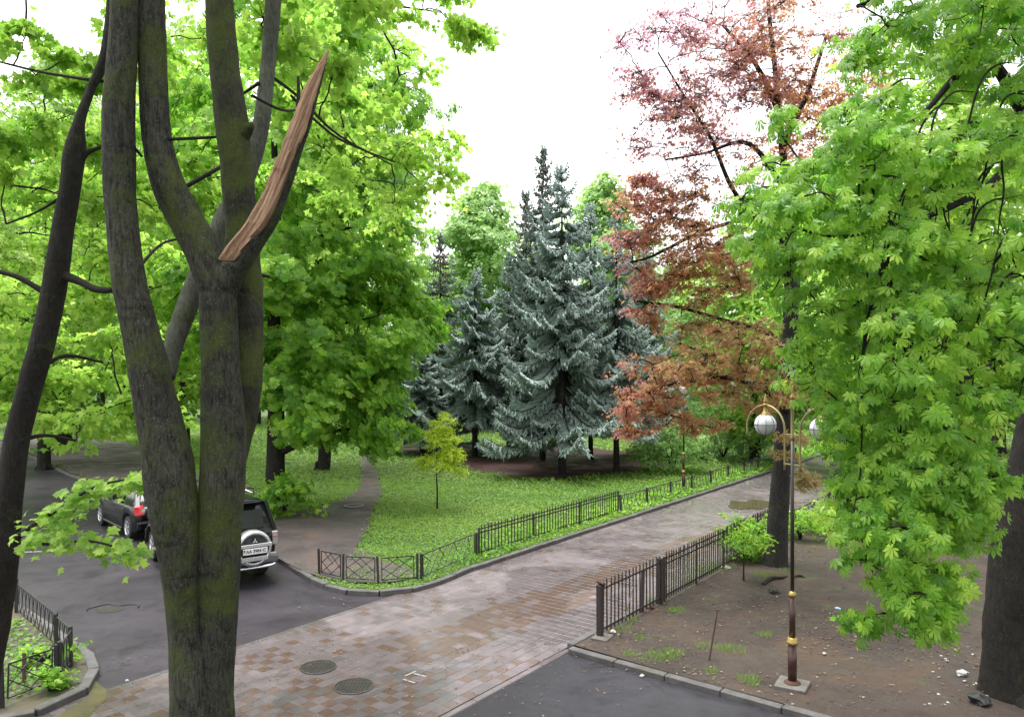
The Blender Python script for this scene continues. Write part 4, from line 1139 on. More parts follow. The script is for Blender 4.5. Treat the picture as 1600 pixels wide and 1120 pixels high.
def flare(pts_base, r, base, seed, n=5):
    """root flare: short thick roots running out of the foot"""
    parts = []
    rg = np.random.default_rng(seed)
    r = r * 0.8
    for k in range(n):
        a = 2 * math.pi * k / n + rg.uniform(-0.3, 0.3)
        d = np.array([math.cos(a), math.sin(a), 0])
        P = np.array([d * r * 0.55 + [0, 0, r * 1.6], d * r * 0.88 + [0, 0, r * 0.55], d * r * 1.35 + [0, 0, r * 0.05], d * r * 1.75 + [0, 0, -r * 0.3]])
        Q = catmull(P, 4); R = np.interp(np.linspace(0, 1, len(Q)), [0, 0.4, 1], [r * 0.5, r * 0.46, r * 0.12])
        parts.append(tube_arr(Q + pts_base - base, R, 8, 0.08, seed + k))
    return parts

def finish_tree(t_, base, woods, twigs, L, tmpl, lmat, singles=0, single_tmpl=None, twig_mat=None, crown_name='crown'):
    for nm, parts, mat in woods:
        V, F = join(parts); put(nm, np_mesh(nm, V, F, mat, smooth=True), t_)
    if twigs is not None:
        V, F = twigs; put('branches', np_mesh('branches', V - np.asarray(base), F, twig_mat or M['twig'], smooth=True), t_)['kind'] = 'stuff'
    if singles:
        sel = nearest_in_view(L, singles)
        mask = np.ones(len(L[0]), bool); mask[sel] = False
        single_leaves(t_, L, sel, single_tmpl or tmpl, lmat, np.asarray(base))
        L = tuple(a[mask] for a in L)
    o = put(crown_name, leaves_mesh(crown_name, L, tmpl, lmat, base), t_); o['kind'] = 'stuff'
    return t_

# ------------------------------------------------------------------ foreground forked maple (tree A)
rng = np.random.default_rng(101)
bA = at(320, 1627, 5.7); bA[2] = 0.0
tA = thing('maple_tree', 'mossy forked maple in the foreground with a long splintered branch stub', 'tree', bA)
s2 = [(335, 1640, 130, 5.7), (334, 1400, 92, 5.7), (333, 1120, 64, 5.7), (336, 1000, 64, 5.7), (341, 850, 66, 5.7), (349, 700, 68, 5.7), (344, 560, 58, 5.7), (341, 470, 55, 5.7), (340, 445, 44, 5.70)]
s2l = [(342, 470, 50, 5.7), (322, 405, 56, 5.7), (292, 345, 52, 5.68), (262, 285, 49, 5.66), (245, 215, 43, 5.64), (239, 110, 42, 5.62), (236, 0, 42, 5.6), (236, -170, 39, 5.6), (250, -420, 34, 5.5), (240, -800, 24, 5.2), (200, -1200, 10, 5.0)]
s3 = [(352, 740, 50, 5.86), (367, 660, 62, 5.88), (379, 590, 58, 5.9), (383, 500, 54, 5.93), (380, 410, 52, 5.95), (374, 310, 49, 5.97), (363, 200, 50, 5.97), (350, 100, 45, 5.97), (343, 0, 43, 5.97), (338, -170, 40, 5.97), (360, -420, 34, 6.2), (420, -800, 22, 6.6), (470, -1200, 9, 6.8)]
s1 = [(314, 1640, 130, 5.62), (300, 1400, 92, 5.6), (300, 1120, 66, 5.6), (292, 1000, 54, 5.6), (284, 905, 56, 5.6), (272, 800, 74, 5.58), (258, 700, 73, 5.56), (238, 600, 62, 5.54), (220, 520, 56, 5.52), (200, 430, 50, 5.5), (189, 320, 47, 5.5), (185, 200, 47, 5.5), (190, 100, 44, 5.5), (195, 0, 41, 5.5), (200, -170, 38, 5.5), (170, -420, 30, 5.4), (120, -800, 20, 5.1), (60, -1200, 8, 4.9)]
s4 = [(262, 590, 22, 5.7), (270, 545, 28, 5.85), (290, 485, 32, 6.0), (318, 415, 32, 6.2), (347, 350, 31, 6.35), (382, 280, 30, 6.5), (407, 200, 26, 6.6), (419, 100, 23, 6.7), (427, 0, 24, 6.7), (436, -170, 20, 6.8), (470, -450, 12, 7.1), (520, -750, 5, 7.5)]
knob = [(378, 212, 26, 5.95), (385, 203, 22, 5.93), (391, 197, 14, 5.91), (393, 192, 6, 5.9)]
A2 = stem(s2, bA, 12, 40, 0.055, 1); A2l = stem(s2l, bA, 12, 32, 0.055, 2); A3 = stem(s3, bA, 12, 32, 0.06, 3); A1 = stem(s1, bA, 12, 36, 0.06, 4); A4 = stem(s4, bA, 10, 20, 0.03, 5)
KN = stem(knob, bA, 6, 14, 0.1, 6)
sub = [stem(p, bA, 6, 8, 0.04, 9) for p in (
    [(352, 420, 12, 5.9), (420, 432, 5, 6.4)],
    [(190, 452, 8, 5.6), (215, 420, 6, 5.9), (255, 380, 4, 6.4), (300, 372, 3, 6.8)],
    [(205, 225, 5, 5.5), (222, 245, 4, 5.55)],
    [(262, 218, 5, 5.6), (310, 216, 5, 5.8), (345, 214, 4, 6.0)],
    [(275, 300, 8, 5.9), (320, 275, 7, 6.1), (350, 258, 6, 6.3)],
    [(405, 130, 6, 6.6), (375, 150, 4, 6.7)],
    [(394, 150, 5, 6.0), (440, 172, 4, 6.5), (470, 172, 3, 7.0)],
    [(462, 215, 8, 6.8), (466, 160, 7, 6.9), (466, 120, 4, 7.0)])]
# splintered stub: bark shell on the lower right, torn wood facing up and towards the window
core = [(340, 470, 50, 5.72), (358, 425, 50, 5.70), (384, 385, 45, 5.66), (413, 342, 42, 5.62), (434, 295, 37, 5.6), (452, 245, 33, 5.58), (470, 195, 30, 5.56), (484, 150, 25, 5.55), (499, 112, 15, 5.54), (513, 78, 2.5, 5.54)]
P = np.array([at(a, b, d) for a, b, w, d in core]); R = np.array([w * d / F_PX / 2 for a, b, w, d in core])
Q = catmull(np.hstack([P, R[:, None]]), 9); P, R = Q[:, :3], Q[:, 3]
T = unit(np.gradient(P, axis=0)); yy = np.array([0, 1.0, 0]); S = unit(np.cross(T, yy)); B = unit(np.cross(S, T))   # S: sideways (lower right), B: away from the window
if S[len(S) // 2][0] < 0: S = -S
bark_parts, wood_parts = [], []
nb = 16; rows = []; wrows = []
for i in range(len(P)):
    f = i / (len(P) - 1)
    wcut = np.interp(f, [0, 0.10, 0.16, 0.3, 0.5, 0.75, 1], [-1.0, -0.95, 0.0, 0.45, 0.6, 0.85, 0.95])      # how far right the torn face reaches
    th = np.linspace(0, 2 * np.pi, nb, endpoint=False)
    x = np.cos(th); y = np.sin(th)                       # x along S, y along B (away)
    # cut away the front left: push front points (y<0, x<wcut) back to a plane
    y2 = np.where((y < 0) & (x < wcut), 0.18 + 0.08 * y, y)
    rr = R[i] * (1 + 0.05 * vnoise(P[i] * 6 + np.stack([x, y, x * 0], 1), 3))
    rows.append(P[i] + (S[i] * (x * rr)[:, None] + B[i] * (y2 * rr)[:, None]))
    # wood ribbon
    wr = np.linspace(-0.97, max(-0.9, wcut * 0.98), 12) if wcut > -0.85 else np.linspace(-0.4, -0.05, 12)
    ridge = 0.14 * np.sin(wr * 6 + 1.6 * f + np.floor(f * 3.3) * 1.1) + 0.09 * np.sin(wr * 15 + f * 2.0) + 0.30 * (wr > 0.55 * math.sin(f * 2.6) - 0.25) * (f < 0.55) + 0.2 * (wr < 0.3 - f * 0.4) * (f > 0.5)
    depth = -0.42 - ridge * 0.65 * min(1, 6 * (1 - f) + 0.2) + (0.5 if f < 0.13 else 0)
    edge = np.abs(np.linspace(-1, 1, 12)) ** 4
    depth = depth * (1 - edge * 0.6)
    ragged = 0.045 * math.sin(f * 41) * (f > 0.15) + 0.05 * math.sin(f * 97 + 1) * (f > 0.4)
    wr = wr * (1 + ragged * (np.abs(wr) > 0.6))
    wrows.append(P[i] + S[i] * (wr * R[i])[:, None] + B[i] * (depth * R[i])[:, None])
def skin(rows_, closed=True):
    n, m = len(rows_), len(rows_[0]); V = np.vstack(rows_)
    F = [[i * m + j, i * m + (j + 1) % m, (i + 1) * m + (j + 1) % m, (i + 1) * m + j] for i in range(n - 1) for j in range(m if closed else m - 1)]
    return V, np.array(F)
Vb, Fb = skin(rows); stub_nodes = P
STUB = (Vb - bA, Fb)
bk = [np.array(r) + B[i] * 0.012 for i, r in enumerate(wrows)]
ww = [np.vstack([a, b[::-1]]) for a, b in zip(wrows, bk)]
Vw, Fw = skin(ww, True)
limb_nodes = np.vstack([A2l[2][50:], A3[2][60:], A1[2][90:], A4[2][40:]])
def PB(px, py, D, r, n): return (at(px, py, D), r, n)
blobsA = [PB(600, -40, 9.5, (1.3, 1.6, 0.9), 13), PB(480, 20, 8.5, (0.9, 1.3, 0.7), 9), PB(470, 150, 10.5, (0.7, 1.0, 0.9), 8), PB(560, 90, 12, (1.3, 1.5, 1.0), 12),
          PB(700, 20, 10, (0.7, 1.0, 0.35), 4), PB(560, 250, 12.5, (1.4, 1.5, 1.0), 13), PB(635, 270, 13, (1.0, 1.3, 1.2), 9),
          PB(300, -260, 7.5, (2.6, 2.2, 1.1), 22), PB(120, -330, 7.0, (2.0, 2.0, 1.0), 14), PB(560, -380, 8, (2.0, 2.0, 1.0), 14)]
limb_extra = [stem([(436, -60, 8, 6.8), (520, -30, 6, 8.0), (600, 5, 4, 9.5), (690, 20, 2, 11)], bA, 6, 8, 0.03, 21),
              stem([(418, 115, 6, 6.7), (470, 155, 4.5, 7.6), (530, 212, 3.5, 9.6), (612, 258, 2, 12)], bA, 6, 8, 0.03, 22),
              stem([(455, 150, 4, 6.9), (492, 188, 4, 8), (545, 225, 3.5, 10), (640, 262, 2, 13)], bA, 6, 8, 0.03, 23)]
limb_nodes = np.vstack([limb_nodes] + [q[2] for q in limb_extra])
LA, TWA = foliage(blobsA, limb_nodes, rng, leaf=0.105, sprays=12, per=11.5, clump_r=0.46, flat=0.4, droop=0.45, twig_r=0.005, cen=at(330, 0, 6))
tr_parts = [A2[:2], A1[:2]] + flare(bA + np.array([0, 0, 0]), 0.33, bA, 5, 6)
finish_tree(tA, bA, [('trunk', tr_parts, M['bark']), ('left_fork', [A2l[:2]], M['bark']), ('rear_stem', [A3[:2]], M['bark_moss']), ('knob', [KN[:2]], M['bark_moss']), ('slender_stem', [A4[:2]], M['bark_pale']),
                     *[('small_limb', [q[:2]], M['twig']) for q in sub + limb_extra], ('broken_branch', [STUB], M['bark'])],
            TWA, LA, LMM, M['leaf_maple'], 280, LM)
bb = [o for o in tA.children if o.name.startswith('broken_branch')][0]
wd = put('split_wood', np_mesh('split_wood', Vw - bA, Fw, M['wood']), bb); wd['label'] = 'pale torn orange brown wood'

# ------------------------------------------------------------------ leaning maple at the left edge (tree B)
rng = np.random.default_rng(102)
bB = at(-62, 1265, 8.7); bB[2] = 0
tB = thing('maple_tree', 'slim dark leaning maple trunk at the left edge with leafy low sprays', 'tree', bB)
B1 = stem([(-62, 1265, 70, 8.7), (-35, 1100, 52, 8.7), (-2, 930, 44, 8.7), (13, 800, 38, 8.7), (24, 700, 36, 8.7), (48, 600, 36, 8.7), (68, 530, 36, 8.7), (86, 440, 35, 8.7), (100, 350, 32, 8.7), (110, 290, 30, 8.7), (117, 235, 31, 8.7), (124, 190, 17, 8.7), (142, 140, 13, 8.8), (166, 85, 18, 8.9), (178, 0, 20, 9), (188, -150, 18, 9), (190, -400, 14, 9), (170, -650, 6, 9)], bB, 10, 22, 0.05, 11)
Bs = [stem(p, bB, 6, 8, 0.06, 12) for p in (
    [(98, 430, 16, 8.7), (125, 440, 12, 8.6), (150, 452, 11, 8.5), (182, 452, 9, 8.4), (220, 440, 5, 8.8)],
    [(80, 462, 13, 8.7), (55, 448, 9, 8.7), (25, 432, 8, 8.7), (-20, 420, 6, 8.7)],
    [(128, 250, 8, 8.7), (138, 238, 8, 8.7), (160, 228, 5, 8.7), (172, 215, 3, 8.8)],
    [(165, 128, 6, 8.9), (120, 122, 5, 9), (60, 112, 4, 9.3), (-20, 92, 3, 9.6)],
    [(108, 300, 6, 8.7), (60, 330, 4, 8.9), (10, 350, 3, 9.2)],
    [(22, 690, 10, 8.7), (70, 680, 6, 9.0), (118, 688, 4, 9.4)],
    [(52, 585, 8, 8.7), (100, 556, 6, 9), (160, 566, 4, 9.5)],
    [(26, 840, 10, 8.6), (60, 815, 7, 8.2), (100, 790, 5, 7.9), (150, 760, 4, 7.6), (215, 745, 3, 7.4)],
    [(26, 845, 6, 8.6), (80, 850, 5, 8.2), (140, 845, 4, 7.8), (200, 860, 3, 7.6)])]
nodesB = np.vstack([B1[2][60:]] + [q[2] for q in Bs])
blobsB = [PB(70, 90, 10, (0.75, 1.2, 0.3), 9), PB(130, 200, 10.5, (0.6, 1.2, 0.5), 7), PB(40, 260, 10.5, (0.9, 1.4, 0.8), 13), PB(160, 330, 11, (1.0, 1.3, 0.9), 11), PB(40, 520, 11, (0.9, 1.4, 1.1), 15), PB(290, 250, 11.5, (0.7, 1.1, 1.0), 9), PB(280, 90, 11, (0.8, 1.2, 0.7), 8),
          PB(150, 640, 11, (1.0, 1.4, 0.5), 11), PB(30, 640, 11, (0.8, 1.2, 0.5), 8), PB(130, 500, 11.5, (0.9, 1.3, 0.9), 10), PB(80, -200, 9.5, (2.2, 2.2, 1.2), 18)]
LB, TWB = foliage(blobsB, nodesB, rng, leaf=0.108, sprays=12, per=12.5, clump_r=0.46, flat=0.42, droop=0.45, twig_r=0.005, cen=at(100, 300, 8.7))
# low sprays over the road
def spray_line(pts, rng, leaf, n, width, dz):
    P = catmull([at(*p) for p in pts], 10); idx = rng.integers(0, len(P), n)
    p = P[idx] + rng.normal(0, 1, (n, 3)) * np.array([width, width, dz])
    x = unit(unit(P[-1] - P[0]) + rng.normal(0, 0.8, (n, 3)) * np.array([1, 1, 0.3]) + np.array([0, 0, -0.35]))
    nn = unit(np.array([0.1, -0.55, 0.8]) + rng.normal(0, 0.3, (n, 3)))
    return (p, x, nn, leaf * rng.uniform(0.7, 1.2, n), np.clip(rng.normal(0.30, 0.22, n), 0, 1))
SP = [spray_line([(110, 775, 7.9), (150, 762, 7.7), (200, 752, 7.5), (238, 748, 7.4)], rng, 0.115, 150, 0.10, 0.05),
      spray_line([(62, 812, 8.1), (95, 800, 7.95), (130, 790, 7.8)], rng, 0.115, 60, 0.09, 0.06),
      spray_line([(35, 838, 8.3), (90, 842, 8.1), (150, 855, 7.8), (215, 868, 7.6)], rng, 0.115, 170, 0.10, 0.07)]
LB = tuple(np.concatenate([a] + [s[k] for s in SP]) for k, a in enumerate(LB))
finish_tree(tB, bB, [('trunk', [B1[:2]] + flare(bB, 0.24, bB, 8, 5), M['bark_dark']), *[('limb', [q[:2]], M['twig']) for q in Bs]], TWB, LB, LMM, M['leaf_maple'], 280, LM)

# ------------------------------------------------------------------ generic trees for the middle distance and beyond
def whole_tree(name, label, base, H, trunk_r, blobs, rng_seed, tmpl, lmat, leaf, sprays, per, bark, lean=(0, 0), kind='maple', group=None, droop=0.4, trunk_top=0.75, clump_r=0.36, tint_f=None, hang=0.0, shell=0.45, limbs=True, trunk_pts=None, flat=0.5, twig_r=0.008, cat='tree'):
    rg = np.random.default_rng(rng_seed)
    base = np.asarray(base, float)
    t_ = thing(name, label, cat, base, 0, group)
    if trunk_pts is None:
        zs = np.array([-0.1, 0.06, 0.25, 0.5, 0.75, 1.0]) * H * trunk_top
        Pn = np.array([[lean[0] * z / H + 0.03 * H * 0.3 * math.sin(z * 0.9 + rng_seed) * (z > 1), lean[1] * z / H, z] for z in zs])
    else: Pn = np.asarray(trunk_pts) - base
    Rn = np.interp(np.linspace(0, 1, len(Pn)), [0, 0.15, 1], [trunk_r * 1.25, trunk_r, trunk_r * 0.25])
    Q = catmull(np.hstack([Pn, Rn[:, None]]), 7)
    parts = [tube_arr(Q[:, :3], np.maximum(Q[:, 3], 0.01), 14, 0.06, rng_seed)] + flare(base * 0, trunk_r, base * 0, rng_seed, 5)
    nodes = Q[len(Q) // 3:, :3]
    if limbs:
        for c, r, n in blobs:
            cc = np.asarray(c) - base
            zt = np.clip(cc[2] - 0.35 * np.linalg.norm(cc[:2]), Q[len(Q) // 4, 2], Q[-1, 2])
            k = int(np.argmin(np.abs(Q[:, 2] - zt)))
            a = Q[k, :3]; m_ = (a + cc) / 2 + np.array([0, 0, 0.06 * np.linalg.norm(cc - a)]) + rg.normal(0, 0.15, 3)
            S_ = catmull([a, m_, cc], 6); rr = np.linspace(min(Q[k, 3] * 0.55, trunk_r * 0.4), 0.02, len(S_))
            parts.append(tube_arr(S_, rr, 8, 0.05, rng_seed)); nodes = np.vstack([nodes, S_[3:]])
    L, TW = foliage(blobs, nodes + base, rg, leaf=leaf, sprays=sprays, per=per, clump_r=clump_r, droop=droop, twig_r=twig_r, tint_f=tint_f, hang=hang, shell=shell, flat=flat, cen=base + [0, 0, H * 0.5], lean_mesh=True)
    finish_tree(t_, base, [('trunk', parts, bark)], TW, L, tmpl, lmat)
    return t_
def ground_at(px, py, z=0.1):
    q = g(px, py, z); return q
# chestnut behind the cars (tree E)
bE = ground_at(430, 792)
def blob(b, dx, dy, z, r, n): return (np.array([b[0] + dx, b[1] + dy, z]), r, n)
Eb = [blob(bE, 2.1, -0.5, 4.5, (3.1, 2.6, 1.9), 50), blob(bE, 3.7, -0.5, 6.8, (2.2, 2.4, 2.0), 32), blob(bE, 3.6, -0.5, 10.0, (2.6, 2.6, 2.3), 38), blob(bE, 2.8, -0.5, 14.2, (3.0, 2.8, 2.5), 38),
      blob(bE, 0.4, -1.5, 7.4, (3.0, 2.6, 2.4), 40), blob(bE, 0.0, 0, 12.0, (3.6, 3.2, 3.0), 44), blob(bE, -3.4, -0.3, 8.0, (2.8, 2.6, 2.6), 30), blob(bE, -3.0, 0.5, 13, (2.8, 2.8, 2.6), 22), blob(bE, 0.5, 0.5, 17.0, (3.4, 3.0, 2.2), 30), blob(bE, 3.3, -0.8, 3.0, (1.7, 1.4, 1.0), 12)]
whole_tree('chestnut_tree', 'broad chestnut with black trunk and crown reaching low over the dirt path', bE, 18, 0.36, Eb, 201, LCT, M['leaf_chestnut'], 0.205, 12, 12, M['bark_dark'], droop=0.6, clump_r=0.34, hang=0.5)
bs = ground_at(447, 806)
# maples of the left middle distance
bF = ground_at(235, 762)
Fb_ = [blob(bF, 0, -1, 6.0, (3.4, 3.0, 1.7), 34), blob(bF, -2.8, -1, 8.8, (3.2, 3.0, 2.2), 34), blob(bF, 1.6, -1, 9.5, (3.2, 3.0, 2.4), 34), blob(bF, -1.5, 0, 13.2, (3.8, 3.2, 2.4), 40), blob(bF, 1.2, 0, 16.0, (2.8, 2.8, 1.8), 18), blob(bF, -4.6, -1, 5.4, (2.6, 2.6, 1.2), 18)]
whole_tree('maple_tree', 'tall maple with thin black trunk standing behind the parked hatchback', bF, 17, 0.17, Fb_, 202, LMS, M['leaf_maple'], 0.20, 12, 13, M['bark_dark'], droop=0.5)
bF2 = ground_at(-40, 800)
Fb2 = [blob(bF2, 1.5, 0, 6.4, (3.0, 2.8, 1.8), 30), blob(bF2, 2.6, 0, 9.5, (3.0, 2.8, 2.2), 32), blob(bF2, -1, 0, 12, (3.2, 3, 2.6), 30), blob(bF2, 2.4, 0, 13.3, (2.6, 2.6, 1.6), 16)]
whole_tree('maple_tree', 'maple beyond the road at the far left, its trunk outside the frame', bF2, 15, 0.25, Fb2, 203, LMS, M['leaf_maple'], 0.20, 12, 13, M['bark_dark'], droop=0.5)
bF3 = ground_at(98, 698)
Fb3 = [blob(bF3, 0, -1, 7.5, (6.0, 4.5, 2.8), 44), blob(bF3, -4, 0, 12.5, (5.0, 4.5, 3.0), 36), blob(bF3, 4, 0, 13, (5.2, 4.5, 3.5), 38), blob(bF3, 0, 0, 18, (5.5, 4.5, 3.2), 34)]
tF3 = whole_tree('linden_tree', 'dark thick trunked tree beside the road at its far left end', bF3, 21, 0.55, Fb3, 204, LMS, M['leaf_far'], 0.36, 10, 13, M['bark_dark'], droop=0.5)

# ------------------------------------------------------------------ copper maple on the right (tree D)
bD = ground_at(1212, 889, 0.09)
tp = [at(1209, 900, 19.2), at(1213, 860, 19.2), at(1219, 760, 19.2), at(1226, 650, 19.2), at(1233, 530, 19.2), at(1238, 430, 19.2), at(1232, 330, 19.2), at(1222, 230, 19.2), at(1212, 120, 19.2), at(1200, 0, 19.2), at(1190, -150, 19.2)]
rng = np.random.default_rng(303)
tD = thing('copper_maple', 'copper leaved maple with dark trunk beside the paved path', 'tree', bD)
Rn = np.array([50, 35, 29, 25, 24, 23, 14, 11, 8, 6, 3]) * 19.2 / F_PX / 2
Q = catmull(np.hstack([np.array(tp), Rn[:, None]]), 8)
Dt = tube_arr(Q[:, :3] - bD, Q[:, 3], 20, 0.05, 31)
Dl = [stem(p, bD, 7, 9, 0.05, 32) for p in (
    [(1232, 440, 18, 19.2), (1222, 380, 11, 18.6), (1180, 340, 8, 18), (1143, 292, 7, 17.6), (1110, 215, 5.5, 17.4), (1075, 160, 4, 17.2), (1028, 82, 2.5, 17)],
    [(1236, 560, 16, 19.1), (1200, 520, 9, 18.2), (1130, 500, 6, 17.4), (1060, 480, 5, 17), (990, 470, 3, 16.8)],
    [(1228, 640, 14, 19), (1195, 610, 8, 18), (1130, 590, 6, 17), (1050, 600, 4, 16.5), (985, 625, 3, 16.2)],
    [(1150, 345, 6, 17.8), (1090, 365, 6, 17.6), (1020, 400, 4, 17.4), (985, 410, 3, 17.2)],
    [(1216, 170, 12, 19.2), (1180, 100, 7, 18.6), (1130, 40, 5, 18.2)], [(1222, 230, 12, 19.2), (1260, 150, 8, 19.4), (1290, 60, 5, 19.6)],
    [(1230, 300, 10, 19.2), (1170, 225, 7, 18.8), (1100, 240, 4, 18.4), (1040, 250, 3, 18.2)])]
Dnodes = np.vstack([Q[30:, :3]] + [q[2][4:] for q in Dl])
Db = [PB(1020, 90, 17.5, (1.1, 1.4, 1.1), 22), PB(1120, 60, 18, (1.3, 1.6, 1.3), 34), PB(1230, 60, 19, (1.4, 1.6, 1.5), 30), PB(1060, 220, 17.5, (1.3, 1.4, 1.3), 30), PB(1170, 210, 18.5, (1.3, 1.5, 1.3), 24), PB(1000, 300, 17, (0.5, 0.8, 0.6), 7),
      PB(1040, 380, 17.2, (1.0, 1.3, 1.1), 34), PB(1000, 330, 17.0, (0.6, 1.0, 0.8), 14), PB(1110, 420, 17.4, (1.0, 1.2, 0.8), 18), PB(1115, 340, 17.8, (1.0, 1.3, 0.9), 18), PB(1010, 470, 16.9, (0.6, 0.9, 0.6), 14), PB(1120, 420, 17.2, (1.0, 1.2, 0.7), 16), PB(1190, 130, 18.6, (1.2, 1.4, 1.0), 18), PB(1040, 150, 17.6, (0.9, 1.2, 0.8), 12), PB(1270, 220, 19.6, (1.1, 1.3, 1.2), 18), PB(1310, 110, 19.8, (1.2, 1.3, 1.3), 22), PB(1350, 240, 20.2, (0.9, 1.2, 0.9), 10), PB(1090, 450, 17.2, (0.9, 1.1, 0.5), 8),
      PB(1130, 545, 17, (1.5, 1.4, 0.8), 44), PB(1040, 600, 16.4, (1.1, 1.1, 0.65), 30), PB(990, 640, 16.2, (0.5, 0.8, 0.55), 12), PB(1170, 610, 17.2, (0.85, 1.0, 0.5), 14), PB(1080, 655, 16.6, (0.7, 0.9, 0.35), 9),
      PB(1260, 620, 17.5, (0.6, 0.8, 0.5), 8), PB(1238, 715, 17.3, (0.40, 0.5, 0.5), 5), PB(1272, 765, 17.3, (0.38, 0.5, 0.35), 3), PB(1160, -150, 18, (3.0, 3.0, 1.8), 26)]
def red_tint(p, ti):
    z = p[:, 2]; x_, y_ = project(p)
    return ti * 0.7 - 0.02 - 0.26 * np.clip((z - 9.0) / 2.5, 0, 1) * np.clip((1230 - x_) / 120, 0, 1) + 0.40 * np.clip((10.5 - z) / 4, 0, 1) + 0.18 * np.clip((x_ - 1050) / 150, 0, 1) + 0.22 * vnoise(p * 0.9, 6) + 0.45 * np.clip((3.4 - z) / 0.6, 0, 1) - 0.35 * np.clip((1040 - x_) / 60, 0, 1) * (z < 8)
LD, TWD = foliage(Db, Dnodes, rng, leaf=0.106, sprays=10, per=11, clump_r=0.48, flat=0.38, droop=0.3, twig_r=0.006, tint_f=red_tint, cen=at(1220, 300, 19))
finish_tree(tD, bD, [('trunk', [Dt], M['bark_grey']), *[('limb', [q[:2]], M['bark_dark']) for q in Dl]], TWD, LD, LMS, M['leaf_red'])
# ------------------------------------------------------------------ horse chestnut hanging over the right (tree C)
rng = np.random.default_rng(404)
bC = at(1604, 1096, 11.6); bC[2] = 0.09
tC = thing('chestnut_tree', 'horse chestnut with thick black trunk at the right edge and a curtain of large leaves', 'tree', bC)
C1 = stem([(1604, 1112, 150, 11.6), (1596, 1060, 112, 11.6), (1594, 950, 96, 11.6), (1606, 820, 90, 11.6), (1632, 700, 86, 11.6), (1655, 560, 84, 11.5), (1665, 400, 80, 11.4), (1660, 200, 72, 11.3), (1640, 0, 60, 11.2), (1620, -250, 40, 11)], bC, 10, 28, 0.05, 41)
Cl = [stem(p, bC, 7, 9, 0.06, 42 + k) for k, p in enumerate((
    [(1650, 240, 40, 11.3), (1600, 175, 22, 10.8), (1550, 100, 16, 10.4), (1500, 115, 12, 10), (1450, 170, 8, 9.6), (1400, 210, 5, 9.2)],
    [(1660, 330, 34, 11.3), (1600, 245, 18, 10.6), (1545, 290, 13, 10), (1470, 330, 10, 9.4), (1400, 350, 7, 9), (1310, 370, 5, 8.8), (1220, 350, 3, 8.8)],
    [(1655, 450, 34, 11.4), (1600, 380, 18, 10.5), (1530, 420, 12, 9.8), (1490, 480, 9, 9.3), (1470, 560, 6, 9)],
    [(1650, 520, 30, 11.4), (1590, 470, 14, 10.4), (1560, 560, 11, 9.8), (1500, 600, 9, 9.4), (1480, 680, 7, 9.2), (1470, 800, 4, 9)],
    [(1640, 600, 26, 11.4), (1580, 560, 14, 10.5), (1575, 640, 9, 10), (1540, 720, 6, 9.6)],
    [(1640, 60, 34, 11.2), (1560, 0, 18, 10.4), (1450, -20, 12, 9.6), (1340, 10, 7, 9.2)],
    [(1560, 240, 14, 10.3), (1480, 280, 10, 9.6), (1420, 400, 7, 9.2), (1400, 520, 5, 9), (1385, 640, 3, 8.9)],
    [(1450, 340, 10, 9.3), (1380, 420, 7, 9), (1350, 540, 5, 8.9), (1345, 640, 3, 8.8)],
    [(1480, 640, 8, 9.2), (1440, 760, 6, 9), (1425, 880, 4, 8.9), (1390, 960, 3, 8.8)]))]
for k in range(28):
    x0, y0, d0 = rng.uniform(1330, 1580), rng.uniform(120, 520), rng.uniform(8.7, 9.6)
    dx, ln = rng.uniform(-55, 5), rng.uniform(120, 290)
    Cl.append(stem([(x0 + 70, y0 - 30, 1.2, d0 + 0.5), (x0 + 35, y0 - 28, 3.0, d0 + 0.25), (x0 + 6, y0 + rng.uniform(-8, 12), 3.6, d0), (x0 + dx * 0.25 + rng.uniform(-14, 14), y0 + ln * 0.45, 3.0, d0 - 0.1), (x0 + dx * 0.75 + rng.uniform(-12, 12), y0 + ln * 0.8, 2.3, d0 - 0.15), (x0 + dx, y0 + ln, 1.6, d0 - 0.2)], bC, 5, 7, 0.05, 80 + k))
Cnodes = np.vstack([q[2][5:] for q in Cl])
Cb = [PB(1375, 30, 9.6, (0.75, 1.3, 0.6), 10), PB(1490, 20, 9.6, (1.1, 1.4, 0.6), 13), PB(1580, 120, 9.4, (0.7, 1.3, 1.1), 15), PB(1290, 220, 9.2, (0.8, 1.1, 0.55), 16), PB(1420, 260, 9.2, (1.0, 1.2, 0.8), 20), PB(1240, 330, 8.9, (0.65, 0.9, 0.5), 14), PB(1540, 330, 9.0, (1.0, 1.2, 1.0), 17),
      PB(1240, 420, 9.1, (0.5, 0.9, 0.42), 8), PB(1370, 400, 9.0, (1.0, 1.1, 0.8), 24), PB(1370, 540, 8.9, (0.85, 1.1, 0.8), 22), PB(1480, 520, 9.0, (1.0, 1.2, 1.0), 19), PB(1392, 680, 8.8, (0.5, 1.0, 0.65), 18), PB(1460, 680, 8.9, (0.9, 1.1, 0.8), 24), PB(1560, 560, 9.0, (0.6, 1.0, 0.8), 12),
      PB(1425, 800, 8.7, (0.65, 0.9, 0.6), 20), PB(1362, 800, 8.7, (0.33, 0.7, 0.5), 8), PB(1500, 790, 8.8, (0.35, 0.7, 0.4), 6), PB(1410, 905, 8.6, (0.5, 0.65, 0.42), 12), PB(1352, 972, 8.6, (0.22, 0.35, 0.10), 2), PB(1440, 950, 8.6, (0.3, 0.4, 0.2), 4),
      PB(1440, 70, 9.9, (1.0, 1.4, 0.55), 11), PB(1560, 40, 10, (0.9, 1.4, 0.7), 9), PB(1312, 655, 8.9, (0.16, 0.3, 0.2), 3), PB(1590, -50, 9, (1.6, 1.6, 0.9), 12), PB(1450, -190, 9.5, (2.0, 2.2, 0.8), 12)]
